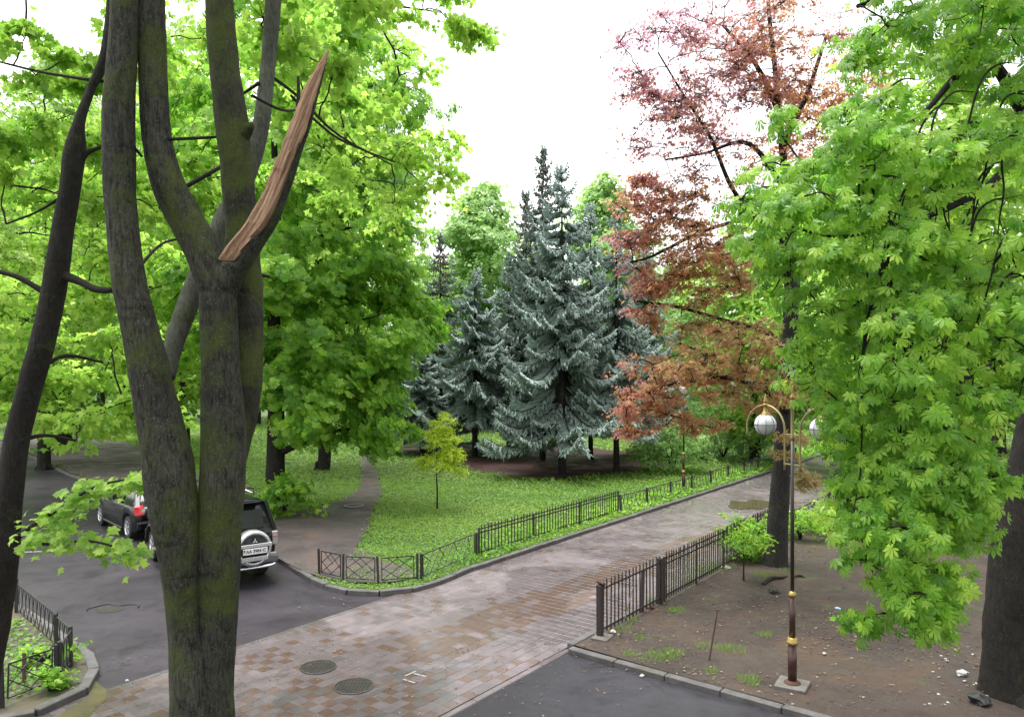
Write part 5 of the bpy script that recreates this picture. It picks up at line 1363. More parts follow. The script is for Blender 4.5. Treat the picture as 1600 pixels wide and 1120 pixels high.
LCc, TWC = foliage(Cb, Cnodes, rng, leaf=0.117, sprays=7.4, per=6.6, clump_r=0.44, flat=0.38, droop=0.7, twig_r=0.0065, hang=0.35, cen=at(1660, 300, 11.4))
finish_tree(tC, bC, [('trunk', [C1[:2]] + flare(bC, 0.5, bC, 19, 6), M['bark_dark']), *[('limb', [q[:2]], M['twig']) for q in Cl]], TWC, LCc, LCM, M['leaf_chestnut'], 300, LC)

# ------------------------------------------------------------------ spruces
def spruce_mesh(H, R, z0, seed, dens=1.0, sub=2, blue=True):
    rg = np.random.default_rng(seed)
    B0, B1, BR0, BR1 = [], [], [], []
    sp_, sd_, sl_, st_, sw_ = [], [], [], [], []
    z = z0
    while z < H - 0.15:
        t_ = (z - z0) / (H - z0)
        Lm = R * (1 - t_) ** 1.0 * (0.85 if t_ < 0.06 else 1.0) + 0.10
        n = int(rg.integers(5, 8)) if t_ < 0.75 else 4
        for k in range(n):
            az = rg.uniform(0, 2 * np.pi); L = Lm * rg.uniform(0.62, 1.14)
            d = np.array([math.cos(az), math.sin(az), 0])
            slope = np.interp(t_, [0, 0.5, 0.85, 1], [-0.48, -0.30, 0.10, 0.9]) + rg.normal(0, 0.06)
            s = np.linspace(0, 1, 7)
            P = np.array([0, 0, z + rg.uniform(-0.12, 0.12)]) + d * (s * L)[:, None] * 0.96 + np.array([0, 0, 1.0]) * (L * (slope * s ** 0.9 - 0.12 * np.sin(s * np.pi) + 0.16 * s ** 4))[:, None]
            B0.append(P[:-1]); B1.append(P[1:]); rr = np.linspace(0.012 + 0.012 * L, 0.006, 7); BR0.append(rr[:-1]); BR1.append(rr[1:])
            side = np.array([-d[1], d[0], 0])
            nd = max(4, int(L / 0.095 * dens))
            ss = np.linspace(0.12, 1.0, nd)
            C = np.stack([np.interp(ss, s, P[:, q]) for q in range(3)], 1)
            wl_ = np.minimum(0.36 * L * (1.08 - ss) + 0.12, 0.75) * rg.uniform(0.75, 1.15, nd)
            for sg in (1, -1):
                dd = unit(d * 0.75 + side * sg * 0.75 + np.array([0, 0, -0.30]) + rg.normal(0, 0.1, (nd, 3)))
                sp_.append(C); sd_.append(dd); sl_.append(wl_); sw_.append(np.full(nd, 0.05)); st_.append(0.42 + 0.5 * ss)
                for q in range(sub):
                    f = rg.uniform(0.25, 0.95, nd)
                    Cq = C + dd * (wl_ * f)[:, None]
                    dq = unit(d * 0.45 + side * sg * 0.35 + np.array([0, 0, -0.75]) + rg.normal(0, 0.30, (nd, 3)))
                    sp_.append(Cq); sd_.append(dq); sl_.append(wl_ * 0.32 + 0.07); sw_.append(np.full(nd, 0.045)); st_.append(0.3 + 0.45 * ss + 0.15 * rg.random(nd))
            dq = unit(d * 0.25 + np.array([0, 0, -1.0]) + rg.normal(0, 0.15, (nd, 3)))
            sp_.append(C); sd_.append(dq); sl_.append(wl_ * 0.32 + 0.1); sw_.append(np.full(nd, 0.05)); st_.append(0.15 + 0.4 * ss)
            sp_.append(P[-1:]); sd_.append(unit(P[-1:] - P[-2:-1])); sl_.append(np.array([0.22])); sw_.append(np.array([0.055])); st_.append(np.array([0.95]))
        z += 0.40 * rg.uniform(0.75, 1.25) / dens ** 0.3 * (1.0 if t_ < 0.85 else 0.95)
    sp_.append(np.array([[0, 0, H - 0.5]])); sd_.append(np.array([[0, 0, 1.0]])); sl_.append(np.array([0.7])); sw_.append(np.array([0.06])); st_.append(np.array([0.8]))
    pos = np.vstack(sp_); d = np.vstack(sd_); l = np.concatenate(sl_); w = np.concatenate(sw_); ti = np.concatenate(st_)
    # spindle: base point, three sided belly, tip
    nn = len(pos); ref = np.where(np.abs(d[:, 2:3]) < 0.95, np.array([[0, 0, 1.0]]), np.array([[1.0, 0, 0]]))
    A = unit(np.cross(d, ref)); Bq = np.cross(d, A)
    V = np.zeros((nn, 5, 3)); V[:, 0] = pos; V[:, 4] = pos + d * l[:, None]
    for q in range(3):
        a = q * 2.0944
        V[:, 1 + q] = pos + d * (l * 0.45)[:, None] + (A * math.cos(a) + Bq * math.sin(a)) * w[:, None]
    Ft = np.array([[0, 2, 1], [0, 3, 2], [0, 1, 3], [1, 2, 4], [2, 3, 4], [3, 1, 4]])
    F = (Ft[None] + (np.arange(nn) * 5)[:, None, None]).reshape(-1, 3)
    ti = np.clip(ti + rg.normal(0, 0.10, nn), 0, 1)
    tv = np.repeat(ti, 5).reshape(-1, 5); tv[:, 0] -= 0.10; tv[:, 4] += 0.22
    br = frustums(np.vstack(B0), np.vstack(B1), np.concatenate(BR0), np.concatenate(BR1), 3)
    return V.reshape(-1, 3), F, np.clip(tv, 0, 1).ravel(), br
def spruce(label, base, H, R, z0, seed, mat, r=0.17, dens=1.0, sub=2, cones=False, lean=0.0):
    t_ = thing('spruce_tree', label, 'spruce tree', base, 0, 'spruces in the needle bed')
    zs = np.linspace(-0.1, H, 9)
    V, F = tube_arr(np.stack([lean * zs / H, zs * 0, zs], 1), np.linspace(r * 1.1, 0.012, 9), 12, 0.06, seed)
    fl = flare(np.zeros(3), r, np.zeros(3), seed, 5)
    V, F = join([(V, F)] + fl)
    put('trunk', np_mesh('trunk', V, F, M['bark_grey'], smooth=True), t_)
    V, F, ti, br = spruce_mesh(H, R, z0, seed, dens, sub)
    put('branches', np_mesh('branches', br[0], br[1], M['twig']), t_)['kind'] = 'stuff'
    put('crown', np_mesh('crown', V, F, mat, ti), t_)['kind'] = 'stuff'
    if cones:
        rg = np.random.default_rng(seed + 5); n = 260
        zc = H - rg.random(n) ** 1.3 * H * 0.22 - 0.2
        rc = (H - zc) * 0.20 * np.sqrt(rg.random(n)); a = rg.random(n) * 6.283
        p = np.stack([rc * np.cos(a), rc * np.sin(a), zc], 1)
        V, F = stamp(np.array([[0, 0, 0], [0.4, 0.22, 0.1], [0.4, -0.22, 0.1], [0.4, 0, -0.25], [1, 0, 0]], float), np.array([[0, 2, 1], [0, 1, 3], [0, 3, 2], [1, 2, 4], [2, 3, 4], [3, 1, 4]]), p, np.tile([[0.1, 0.1, -1.0]], (n, 1)) + rg.normal(0, 0.2, (n, 3)), rg.normal(size=(n, 3)), np.full(n, 0.2))
        put('cones', np_mesh('cones', V, F, M['cone'], np.repeat(rg.random(n), 5)), t_)['kind'] = 'stuff'
    return t_
S1 = spruce('silvery blue spruce, the broadest, at the front of the needle bed', ground_at(878, 741), 14.3, 4.3, 2.9, 501, M['needles_blue'], 0.165, 1.0, 3)
S2_ = spruce('shorter blue spruce with wide low boughs left of the broadest one', ground_at(742, 714), 10.3, 4.4, 3.0, 502, M['needles_blue'], 0.155, 1.05, 3)
S3_ = spruce('tallest dark spruce with brown cones behind the broad blue one', ground_at(848, 718), 16.7, 3.6, 3.4, 503, M['needles_dark'], 0.15, 0.8, 2, True)
S4_ = spruce('slim dark spruce with cone tipped top left of the tallest one', ground_at(822, 706), 15.3, 3.1, 3.4, 504, M['needles_dark'], 0.13, 0.75, 1, True)
S5_ = spruce('grey blue spruce right of the broadest one, its edge in copper leaves', ground_at(963, 738), 12.4, 3.1, 3.0, 505, M['needles_blue'], 0.135, 0.95, 2)
def more(src, label, base, rz, s):
    c_ = copy_tree(src, base, rz, s); c_['label'] = label; return c_
more(S5_, 'grey spruce close behind the right side of the broadest one', ground_at(923, 718), 2.1, (0.95, 0.95, 1.10))
more(S4_, 'dark spruce half hidden by the big chestnut crown at its right edge', ground_at(688, 697), 1.2, (1.1, 1.1, 0.87))
more(S2_, 'low spreading spruce under the edge of the chestnut crown', ground_at(660, 706), 2.6, (0.9, 0.9, 0.60))
more(S5_, 'spruce behind and between the short one and the broadest one', ground_at(795, 704), 4.0, (1.05, 1.05, 0.93))
more(S1, 'pale spruce standing behind the right hand grey blue spruce', ground_at(1010, 712), 4.4, (0.72, 0.72, 0.82))

# ------------------------------------------------------------------ small trees and bushes
b = ground_at(683, 796)
whole_tree('young_tree', 'small sapling with yellow green leaves alone on the lawn', b, 3.4, 0.035, [blob(b, 0.05, 0, 1.75, (0.75, 0.6, 0.30), 24), blob(b, 0.55, 0, 2.0, (0.5, 0.4, 0.30), 16), blob(b, 0.2, 0, 2.55, (0.6, 0.5, 0.40), 20), blob(b, 0.2, 0, 3.15, (0.4, 0.35, 0.40), 13), blob(b, 0.75, 0.1, 1.6, (0.3, 0.3, 0.25), 4)], 601, LMS, M['leaf_yellow'], 0.095, 8, 11, M['bark_dark'], droop=0.3, trunk_top=0.85, twig_r=0.004, clump_r=0.5)
b = ground_at(1162, 906, 0.09)
whole_tree('young_tree', 'tiny leafy sapling in front of the brown picket fence by the copper maple', b, 1.1, 0.022, [blob(b, -0.05, 0, 0.95, (0.42, 0.4, 0.26), 12), blob(b, 0.35, 0.5, 0.95, (0.45, 0.4, 0.30), 12)], 602, LMS, M['leaf_chestnut'], 0.085, 6, 9, M['bark_dark'], trunk_top=0.9, twig_r=0.003, clump_r=0.5)
def bush(label, b, r, h, seed, mat, leaf=0.09, n=26, tmpl=KITE, sprays=8, per=12, group=None, droop=0.2, n_stems=7, name='bush'):
    rg = np.random.default_rng(seed); t_ = thing(name, label, 'bush', b, 0, group)
    b = np.asarray(b, float); parts = []; nodes = []
    for k in range(n_stems):
        a = rg.uniform(0, 6.283); e = np.array([math.cos(a) * r[0] * 0.6, math.sin(a) * r[1] * 0.6, h * rg.uniform(0.5, 0.9)])
        P = catmull([np.zeros(3), e * [0.4, 0.4, 0.6], e], 4); parts.append(tube_arr(P, np.linspace(0.03, 0.008, len(P)), 6)); nodes.append(P[2:])
    L, TW = foliage([(b + [0, 0, h * 0.5], (r[0], r[1], h * 0.5), n)], np.vstack(nodes) + b, rg, leaf=leaf, sprays=sprays, per=per, clump_r=0.42, flat=0.8, droop=droop, twig_r=0.004, shell=0.3, lean_mesh=True)
    L[0][:, 2] = np.maximum(L[0][:, 2], b[2] + 0.03)
    finish_tree(t_, b, [('stems', parts, M['bark_dark'])], TW, L, tmpl, mat)
    return t_
bush('leafy shrub growing through the far end of the brown picket fence', ground_at(1168, 872, 0.09), (0.85, 0.55), 1.05, 701, M['leaf_chestnut'], 0.09, 44, LMS)
bush('low bright shrub behind the copper maple by the low lattice fence', ground_at(1300, 830, 0.09), (1.2, 0.9), 0.8, 702, M['leaf_maple'], 0.11, 24, LMS)
bush('shrub right of the copper maple foot', ground_at(1250, 842, 0.09), (0.6, 0.6), 0.9, 708, M['leaf_chestnut'], 0.10, 14, LMS)
bush('dense leafy shoots at the foot of the broad chestnut beside the four wheel drive', ground_at(448, 808), (1.0, 0.7), 1.35, 703, M['leaf_chestnut'], 0.17, 22, LCS, 7, 7)
bush('feathery light green bush at the edge of the needle bed, nearest the far lamp', ground_at(1052, 738), (1.8, 1.4), 2.3, 704, M['leaf_birch'], 0.13, 80)
bush('rounded grey green bush right of the needle bed', ground_at(1015, 733), (1.2, 1.0), 1.6, 705, M['leaf_far'], 0.10, 26)
bush('large arching bush behind the low lattice fence', ground_at(1130, 716), (3.0, 1.8), 3.4, 706, M['leaf_birch'], 0.15, 90)
bush('tall bush to the right of the arching bush', ground_at(1180, 722), (2.0, 1.5), 2.6, 707, M['leaf_birch'], 0.14, 56)
bush('bright green shrub mass left of the far spruces', ground_at(1075, 706), (2.6, 1.8), 4.2, 709, M['leaf_birch'], 0.15, 70)
# ------------------------------------------------------------------ trees behind
def far_tree(label, px, D, top_py, rad, seed, mat, leaf=0.34, group=None, tmpl=KITE, name='deciduous_tree', low=0.16, n=34, drop=0.35, trunk_r=0.3):
    b = np.array([(px - 800) / F_PX * D, D, 0.1]); H = CAM_H + (HOR - top_py) * D / F_PX
    rg = np.random.default_rng(seed); bl = []
    for k in range(7):
        f = low + (1 - low) * (k + 0.5) / 7
        rr = rad * math.sin(math.pi * min(0.97, max(0.12, (f - low * 0.6) / (1 - low * 0.6)))) ** 0.55
        a = rg.uniform(0, 6.28)
        bl.append(blob(b, math.cos(a) * rr * 0.28, math.sin(a) * rr * 0.28, f * H - (0.5 if k == 6 else 0), (rr * 0.85, rr * 0.85, H * 0.11), int(n * (0.5 + rr / rad * 0.6))))
    return whole_tree(name, label, b, H, trunk_r, bl, seed, tmpl, mat, leaf * 1.1, 8, 11, M['bark_dark'], trunk_top=0.85, droop=drop, group=group, clump_r=0.34)
T1 = far_tree('rounded light green tree seen between the chestnut crown and the spruces', 762, 62, 296, 5.4, 801, M['leaf_birch'], 0.36, n=58)
T2 = far_tree('light green tree rising behind the spruces on their right', 948, 58, 278, 4.8, 802, M['leaf_birch'], 0.33, n=52)
T3 = far_tree('pale weeping birch behind the copper maple', 1065, 47, 400, 3.6, 803, M['leaf_birch'], 0.17, drop=0.9, name='birch_tree', low=0.10, n=44, trunk_r=0.14)
T4 = far_tree('bushy green tree behind the copper maple trunk', 1180, 40, 330, 4.2, 804, M['leaf_maple'], 0.26)
T5 = far_tree('dense green tree behind the near street lamp', 1330, 34, 240, 4.6, 805, M['leaf_chestnut'], 0.26, low=0.06)
T6 = far_tree('tall yellow green tree behind the hanging chestnut leaves', 1480, 27, 60, 4.6, 806, M['leaf_maple'], 0.22, low=0.12, n=42)
T7 = far_tree('green tree deep in the park left of the dirt path', 560, 55, 220, 5.5, 807, M['leaf_maple'], 0.32)
T8 = far_tree('wide tree beyond the lawn on the far left', 240, 50, 110, 6.5, 808, M['leaf_far'], 0.32, n=44)
T9 = far_tree('tall pale green tree right behind the big chestnut crown', 500, 37, -40, 5.6, 811, M['leaf_maple'], 0.24, low=0.2, n=44)
T10 = far_tree('full green tree behind the forked maple stems', 285, 41, 70, 5.6, 812, M['leaf_maple'], 0.26, low=0.15, n=44)
T11 = far_tree('full green tree beyond the leaning dark trunk', 70, 38, 95, 5.2, 813, M['leaf_far'], 0.26, low=0.15, n=40)
BG = [('leafy tree beyond the road at the far left edge', 40, 62, T8, 1.0, 0.95), ('tree behind the far left road bend', -80, 45, T5, 1.3, 1.2), ('pale tree just behind the big chestnut crown', 400, 66, T7, 1.1, 1.15), ('tree at the back of the park above the dirt path end', 655, 82, T1, 1.15, 0.85),
      ('low tree far behind the short spruce', 712, 90, T2, 1.2, 0.95), ('hazy tree far behind the tallest spruce', 850, 95, T1, 1.4, 0.80), ('tree far back between the spruces and the birch', 1010, 88, T7, 1.1, 0.72), ('tree beyond the bushes in line with the far lamp', 1100, 75, T5, 1.3, 0.85),
      ('tree beyond the end of the paved path', 1235, 78, T4, 1.5, 1.0), ('tree right of the paved path end', 1300, 62, T2, 1.3, 0.95), ('tree deep behind the hanging chestnut leaves', 1400, 50, T5, 1.2, 1.15), ('tree deep behind the thick black trunk', 1560, 44, T4, 1.3, 1.35), ('tree outside the right edge behind the yard', 1720, 34, T5, 1.1, 1.25),
      ('tall tree behind the forked maple', 330, 72, T8, 1.1, 1.1), ('tree at the far left over the hatchback', 160, 78, T7, 1.4, 1.3), ('tree behind the trunk of the big chestnut', 500, 78, T8, 1.0, 0.98)]
for k, (lb, px_, D, src, sx, sz) in enumerate(BG):
    c_ = copy_tree(src, ((px_ - 800) / F_PX * D, D, 0.1), k * 1.37, (sx, sx, sz)); c_['label'] = lb; c_['group'] = 'trees at the back of the park'
# far wood that closes the horizon
rg = np.random.default_rng(900); n = 36000
ang = rg.uniform(-0.95, 0.95, n); Dw = rg.uniform(100, 125, n); topo = 7.5 + 3.5 * vnoise(np.stack([ang * 9, ang * 0], 1), 4) + 1.5 * vnoise(np.stack([ang * 31, ang * 0], 1), 8)
pw = np.stack([np.sin(ang) * Dw, np.cos(ang) * Dw, topo * rg.random(n) ** 0.8 + 0.2], 1)
V_, F_ = stamp(KITE[0], KITE[1], pw, rg.normal(size=(n, 3)), rg.normal(size=(n, 3)) + [0, -0.5, 0.8], rg.uniform(0.75, 1.45, n))
o = tag(put('far_wood', np_mesh('far_wood', V_, F_, M['leaf_far'], np.repeat(np.clip(0.5 + 0.3 * vnoise(pw * 0.3, 3) + rg.normal(0, 0.12, n), 0, 1), 4))), 'far belt of green woodland closing the park', 'woodland', kind='stuff')
# pale building glimpsed through the trees
bx, by = 24.0, 92.0
tb = thing('apartment_building', 'pale building glimpsed through the leaves behind the copper maple', 'building', (bx, by, 0), 0.15)
put('wall', box_mesh('wall', (34, 10, 9.6), M['facade'], 0, (0, 0, 4.8)), tb)
put('roof', box_mesh('roof', (35, 11, 0.5), M['stone'], 0, (0, 0, 9.86)), tb)
wm = box_mesh('window', (1.5, 0.12, 1.7), M['facade']); pm_ = box_mesh('pane', (1.3, 0.1, 1.5), M['pane'])
for i in range(11):
    for j in range(3):
        w_ = put('window', wm, tb, (-15 + 3 * i, -5.03, 2.2 + 3 * j)); put('pane', pm_, w_, (0, -0.04, 0))

# ------------------------------------------------------------------ grass and ground cover
rg = np.random.default_rng(950)
def cover(name, label, poly, excl, N, D0, D1, smin, smax, mat, seed, hmax=0.10, z=0.1, pxr=(-250, 1850), power=1.6, tmpl=KITE, patchy=0.0, tb_=0.5, up=0.5, soft=None):
    rg = np.random.default_rng(seed); out = []
    n_try = N * 3
    u_ = rg.random(n_try)
    D = (D0 ** (2 - power) + u_ * (D1 ** (2 - power) - D0 ** (2 - power))) ** (1 / (2 - power))
    x = (rg.uniform(pxr[0], pxr[1], n_try) - 800) / F_PX * D
    ok = inside(x, D, poly)
    for e in excl:
        jx, jy = rg.normal(0, 0.10, n_try), rg.normal(0, 0.10, n_try)
        ok &= ~inside(x + jx, D + jy, e)
    if soft is not None:
        ok &= ~(inside(x + rg.normal(0, 0.3, n_try), D + rg.normal(0, 0.3, n_try), soft) & (rg.random(n_try) < 0.72))
    if patchy > 0: ok &= vnoise(np.stack([x, D], 1) * 1.1, seed) + 0.5 * rg.normal(size=n_try) * 0.5 > patchy
    idx = np.where(ok)[0][:N]; x, D = x[idx], D[idx]; n = len(idx)
    s = rg.uniform(smin, smax, n) * np.clip(D / 26, 0.8, 2.0)
    p = np.stack([x, D, z + rg.random(n) * hmax * (0.6 + 0.5 * vnoise(np.stack([x, D], 1) * 1.4, seed + 2))], 1)
    xd = rg.normal(size=(n, 3)); xd[:, 2] = np.abs(xd[:, 2]) * up
    nn = np.stack([rg.normal(0, 0.45, n), rg.normal(-0.25, 0.45, n), np.ones(n)], 1)
    ti = np.clip(tb_ + 0.30 * vnoise(np.stack([x, D], 1) * 0.35, seed + 5) + 0.15 * vnoise(np.stack([x, D], 1) * 1.6, seed + 6) + rg.normal(0, 0.16, n), 0, 1)
    V_, F_ = stamp(tmpl[0], tmpl[1], p, xd, nn, s)
    o = put(name, np_mesh(name, V_, F_, mat, np.repeat(ti, len(tmpl[0])))); o['kind'] = 'stuff'; o['label'] = label; o['category'] = name.replace('_', ' ')
    return o
TRI = (np.array([[0, 0, 0], [0.7, 0.40, -0.05], [1.0, -0.25, -0.08]], float), np.array([[0, 2, 1]]))
cover('ground_cover', 'low leafy green ground cover spread over the nearer lawn', LAWN, [TRACK, MULCH], 138000, 16, 33, 0.044, 0.095, M['grass'], 951, tb_=0.55, soft=WORN)
cover('ground_cover', 'low leafy green ground cover spread over the farther lawn', LAWN, [TRACK, MULCH], 120000, 33, 78, 0.055, 0.12, M['grass'], 956, tb_=0.55, tmpl=TRI)
BLADE = (np.array([[0, 0, 0], [0, 0.05, 0], [0.55, 0.03, 0.0], [0.55, 0.0, 0.0], [1, 0.0, -0.12]], float), np.array([[0, 3, 2], [0, 2, 1], [3, 4, 2]]))
def stand(name, label, pts, n, rad, h, mat, seed, z=0.09):
    """tufts of upright blades at given centres"""
    rg = np.random.default_rng(seed); P, X, N_, S_ = [], [], [], []
    for (x, y, k) in pts:
        m = int(n * k); a = rg.uniform(0, 6.283, m); r = rad * k * np.sqrt(rg.random(m))
        P.append(np.stack([x + r * np.cos(a), y + r * np.sin(a), np.full(m, z)], 1)); X.append(np.stack([rg.normal(0, 0.5, m), rg.normal(0, 0.5, m), np.ones(m)], 1))
        N_.append(rg.normal(size=(m, 3))); S_.append(h * rg.uniform(0.4, 1.1, m))
    P, X, N_, S_ = np.vstack(P), np.vstack(X), np.vstack(N_), np.concatenate(S_)
    V_, F_ = stamp(BLADE[0], BLADE[1], P, X, N_, S_)
    o = put(name, np_mesh(name, V_, F_, mat, np.repeat(np.clip(rg.normal(0.4, 0.2, len(P)), 0, 1), 5))); o['kind'] = 'stuff'; o['label'] = label; o['category'] = 'grass'
    return o
strip = np.array([pth(-0.2, -0.2), pth(36, -0.2), pth(36, -1.4), pth(4, -1.5), pth(0, -1.3)])
cover('weeds', 'taller dark green weeds along the foot of the fences', strip, [], 15000, 16, 50, 0.09, 0.16, M['leaf_chestnut'], 952, 0.22, 0.1, (600, 1300))
G_ = lambda x, y: tuple(G(x, y))
tf = [G_(1040, 1032) + (0.9,), G_(1020, 1036) + (0.8,), G_(1055, 1028) + (0.6,), G_(985, 1030) + (0.5,), G_(1150, 1024) + (0.7,), G_(1128, 1022) + (0.5,), G_(1170, 1070) + (0.6,), G_(1175, 1076) + (0.5,), G_(1110, 1058) + (0.4,), G_(1195, 1000) + (0.5,), G_(1098, 1018) + (0.5,), G_(1060, 960) + (0.5,), G_(985, 975) + (0.6,),
      G_(975, 990) + (0.6,), G_(1090, 900) + (1.2,), G_(1110, 895) + (1.2,), G_(1195, 905) + (1.0,), G_(1130, 890) + (1.2,), G_(1070, 915) + (1.0,), G_(1040, 925) + (0.8,), G_(1010, 945) + (0.7,), G_(1050, 962) + (0.4,), G_(1230, 898) + (0.7,), G_(1000, 1005) + (0.3,)]
stand('grass_tufts', 'scattered small grass tufts in the bare yard', tf, 170, 0.30, 0.13, M['grass'], 953)
yd_far = np.array([pth(9, PW + 0.3), pth(60, PW + 0.3), (90, 70), (40, 24), (16, 24)])
cover('undergrowth', 'patchy green undergrowth at the back of the bare yard', yd_far, [], 26000, 22, 70, 0.07, 0.16, M['grass'], 954, 0.16, 0.09, (1200, 1900), tb_=0.4)
bedin = np.array([(-40, 44), (-12.4, 17.3), (-9.5, 14.8), bp1, bp2 + [-0.1, 0], bp3 + [-0.1, 0.1], bp4 + [0, 0.1], (-12, 9.4), (-40, 9)])
cover('bed_plants', 'leafy low plants filling the lower left garden bed', bedin, [], 9000, 9.3, 30, 0.06, 0.14, M['grass'], 955, 0.18, 0.09, (-300, 140), patchy=-0.12, tb_=0.35)
bush('bright leafy plant spilling through the front panel of the garden bed', (G(70, 1095)[0], G(70, 1095)[1] + 0.15, 0.09), (0.26, 0.2), 0.34, 711, M['leaf_chestnut'], 0.085, 9, LM, 5, 6, name='leafy_plant')
bush('leafy plant inside the garden bed behind the corner post', (G(20, 1085)[0], G(20, 1085)[1] + 0.9, 0.09), (0.5, 0.45), 0.36, 712, M['leaf_chestnut'], 0.09, 12, LM, 5, 7, name='leafy_plant')
# leaf litter and crumbs on the yard, the track and the bed: real flakes
def litter(name, label, poly, N, D0, D1, pxr, mat_l, seed, smin=0.02, smax=0.06, z=0.125):
    rg = np.random.default_rng(seed); D = rg.uniform(D0, D1, N * 3); x = (rg.uniform(pxr[0], pxr[1], N * 3) - 800) / F_PX * D
    ok = inside(x, D, poly) & (vnoise(np.stack([x, D], 1) * 1.3, seed) + rg.normal(0, 0.4, N * 3) > 0.1)
    i = np.where(ok)[0][:N]; x, D = x[i], D[i]; n = len(i)
    V_, F_ = stamp(KITE[0], KITE[1], np.stack([x, D, np.full(n, z) + rg.uniform(0, 0.012, n)], 1), np.stack([rg.normal(size=n), rg.normal(size=n), rg.normal(0, 0.1, n)], 1), np.stack([rg.normal(0, 0.25, n), rg.normal(0, 0.25, n), np.ones(n)], 1), rg.uniform(smin, smax, n))
    o = put(name, np_mesh(name, V_, F_, mat_l, np.repeat(rg.random(n), 4))); o['kind'] = 'stuff'; o['label'] = label; o['category'] = name.replace('_', ' ')
M['dead_leaf'] = leaf_mat('dead_leaf', [(0.0, (0.035, 0.022, 0.014)), (0.6, (0.13, 0.085, 0.05)), (1.0, (0.26, 0.20, 0.12))], [(0.0, (0.03, 0.02, 0.01)), (1.0, (0.2, 0.15, 0.08))], 0.15, 0.7)
M['petal_red'] = leaf_mat('petal_red', [(0.0, (0.10, 0.022, 0.018)), (1.0, (0.20, 0.05, 0.035))], [(0.0, (0.1, 0.02, 0.01)), (1.0, (0.2, 0.05, 0.03))], 0.1, 0.7)
litter('leaf_litter', 'brown dead leaf bits scattered on the bare yard', YARD, 6500, 11, 30, (880, 1700), M['dead_leaf'], 961, 0.025, 0.065, 0.105)
c1 = G(1068, 923); ring = [(c1[0] + 0.75 * math.cos(a), c1[1] + 1.1 * math.sin(a)) for a in np.linspace(0, 6.28, 14)[:-1]]
litter('red_litter', 'reddish fallen leaf scales near the brown picket fence', np.array(ring), 900, 14.5, 21, (1000, 1140), M['petal_red'], 962, 0.03, 0.06, 0.105)
o2 = np.array([pth(-13, -1.5), pth(30, -0.1), pth(30, 5), pth(-13, 7)])
litter('pavement_litter', 'tiny dark leaf scales strewn over the wet paving', o2, 5200, 11, 36, (120, 1250), M['dead_leaf'], 963, 0.02, 0.05, 0.028)
litter('track_litter', 'leaf crumbs scattered on the dirt path', TRACK, 1400, 17, 45, (380, 700), M['dead_leaf'], 964, 0.02, 0.05, 0.15)

# ------------------------------------------------------------------ small loose things
def lump(name, label, cat, px_, py_, s, mat, seed, z=0.09, flat=0.6, group=None):
    c = G(px_, py_); bm = bmesh.new(); bmesh.ops.create_icosphere(bm, subdivisions=2, radius=s)
    rgl = np.random.default_rng(seed)
    for v in bm.verts:
        q = np.array(v.co) / s; k = 1 + 0.35 * float(vnoise(q * 1.6, seed)) + 0.08 * rgl.normal()
        v.co *= k; v.co.z *= flat
    o = put(name, bm_mesh(name, bm, mat), None, (c[0], c[1], z + s * flat * 0.7), (0, 0, seed)); tag(o, label, cat, group)
    return o
lump('stone', 'dark stone lying alone in the yard near the copper maple', 'stone', 1209, 932, 0.11, M['stone'], 3)
lump('crumpled_paper', 'white crumpled scrap on the asphalt below the yard kerb', 'litter', 1003, 1057, 0.045, M['litter_white'], 5, 0.004, 0.5)
lump('plastic_bag', 'pale plastic bag beside the foot of the thick black trunk', 'bag', 1503, 1063, 0.08, M['litter_white'], 6)
lump('blue_wrapper', 'light blue crumpled wrapper lying in the yard', 'litter', 1309, 958, 0.055, M['litter_blue'], 7, 0.09, 0.4)
lump('dark_bag', 'dark rubbish bag by the trunk at the lower right corner', 'bag', 1530, 1108, 0.14, M['litter_dark'], 8)
lump('pale_stone', 'flat pale stone by the brown picket fence near the sapling', 'stone', 1134, 893, 0.12, M['stone_pale'], 9, 0.08, 0.35)
lump('white_scrap', 'tiny white scrap on the joint between asphalt and paving', 'litter', 198, 1066, 0.03, M['litter_white'], 10, 0.02)
lump('white_scrap', 'white scrap in the middle of the yard right of the lamp', 'litter', 1288, 1030, 0.035, M['litter_white'], 11)
rgl = np.random.default_rng(12)
for k in range(26):
    px_, py_ = 1440 + 110 * rgl.random() ** 0.8, 1020 + 95 * rgl.random()
    o = lump('litter_scrap', 'small pale scrap of litter strewn round the thick black trunk', 'litter', px_, py_, 0.010 + 0.018 * rgl.random(), M['litter_white'], 20 + k, 0.09, 0.5, 'scraps of litter round the trunk')
for k, (px_, py_, w_) in enumerate(((1180, 1045, 0.02), (910, 965, 0.02), (1240, 905, 0.03))):
    pass
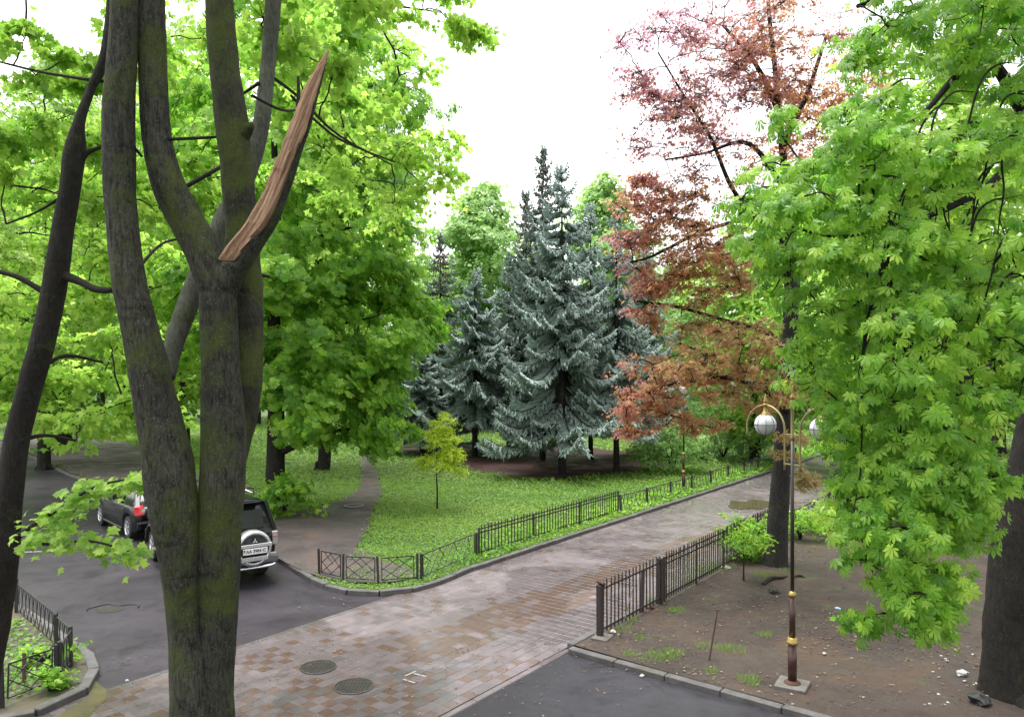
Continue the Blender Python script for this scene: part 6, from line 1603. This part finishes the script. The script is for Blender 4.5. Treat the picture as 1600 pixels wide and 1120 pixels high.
# standing metal rod with a short crosspiece
c = G(1107, 1039)
t_ = thing('metal_rod', 'thin rusty rod leaning upright in the bare yard', 'rod', (c[0], c[1], 0.05))
put('shaft', tube_mesh('shaft', [(0, 0, -0.05), (0.08, 0.02, 0.42), (0.165, 0.03, 0.88)], 0.016, M['rust'], 8, 3), t_)
put('crosspiece', box_mesh('crosspiece', (0.09, 0.03, 0.025), M['rust'], 0.004), t_, (0.15, 0.03, 0.87), (0, 0.2, 0.3))
c = G(969, 1004)
o = put('stick', tube_mesh('stick', [(0, 0, 0), (0.12, 0.1, 0.4), (0.27, 0.25, 0.86)], 0.010, M['slab'], 6, 3), None, (c[0], c[1], 0.09)); tag(o, 'pale thin stick leaning against the short picket section', 'stick')
def root(label, pts, r, seed):
    P = [np.append(G(a, b), z) for a, b, z in pts]; base = P[0].copy()
    Q = catmull(P, 6); V_, F_ = tube_arr(Q - base, np.interp(np.linspace(0, 1, len(Q)), [0, 0.4, 1], [r, r * 0.8, r * 0.25]), 8, 0.15, seed)
    o = put('surface_root', np_mesh('surface_root', V_, F_, M['bark_dark'], smooth=True), None, base); tag(o, label, 'root')
root('gnarled root showing above the soil in front of the copper maple', [(1192, 919, 0.08), (1205, 912, 0.13), (1222, 910, 0.12), (1232, 904, 0.07)], 0.05, 3)
root('short dark root end right of the copper maple foot', [(1212, 888, 0.1), (1225, 890, 0.13), (1236, 892, 0.07)], 0.06, 4)
root('thin root in the soil right of the lamp post', [(1240, 908, 0.08), (1250, 907, 0.12), (1262, 910, 0.07)], 0.035, 5)
lump('brick_shard', 'brown brick shard at the foot of the picket fence joint', 'brick', 1016, 957, 0.07, M['rust'], 41, 0.09)
lump('brick_shard', 'broken white and brown shards at the foot of the fence end post', 'brick', 958, 996, 0.06, M['stone_pale'], 42, 0.09)
print('TRIS', sum(sum(len(p.vertices) - 2 for p in me.polygons) if len(me.polygons) < 500 else len(me.polygons) * (len(me.polygons[0].vertices) - 2) for me in bpy.data.meshes if me.users))
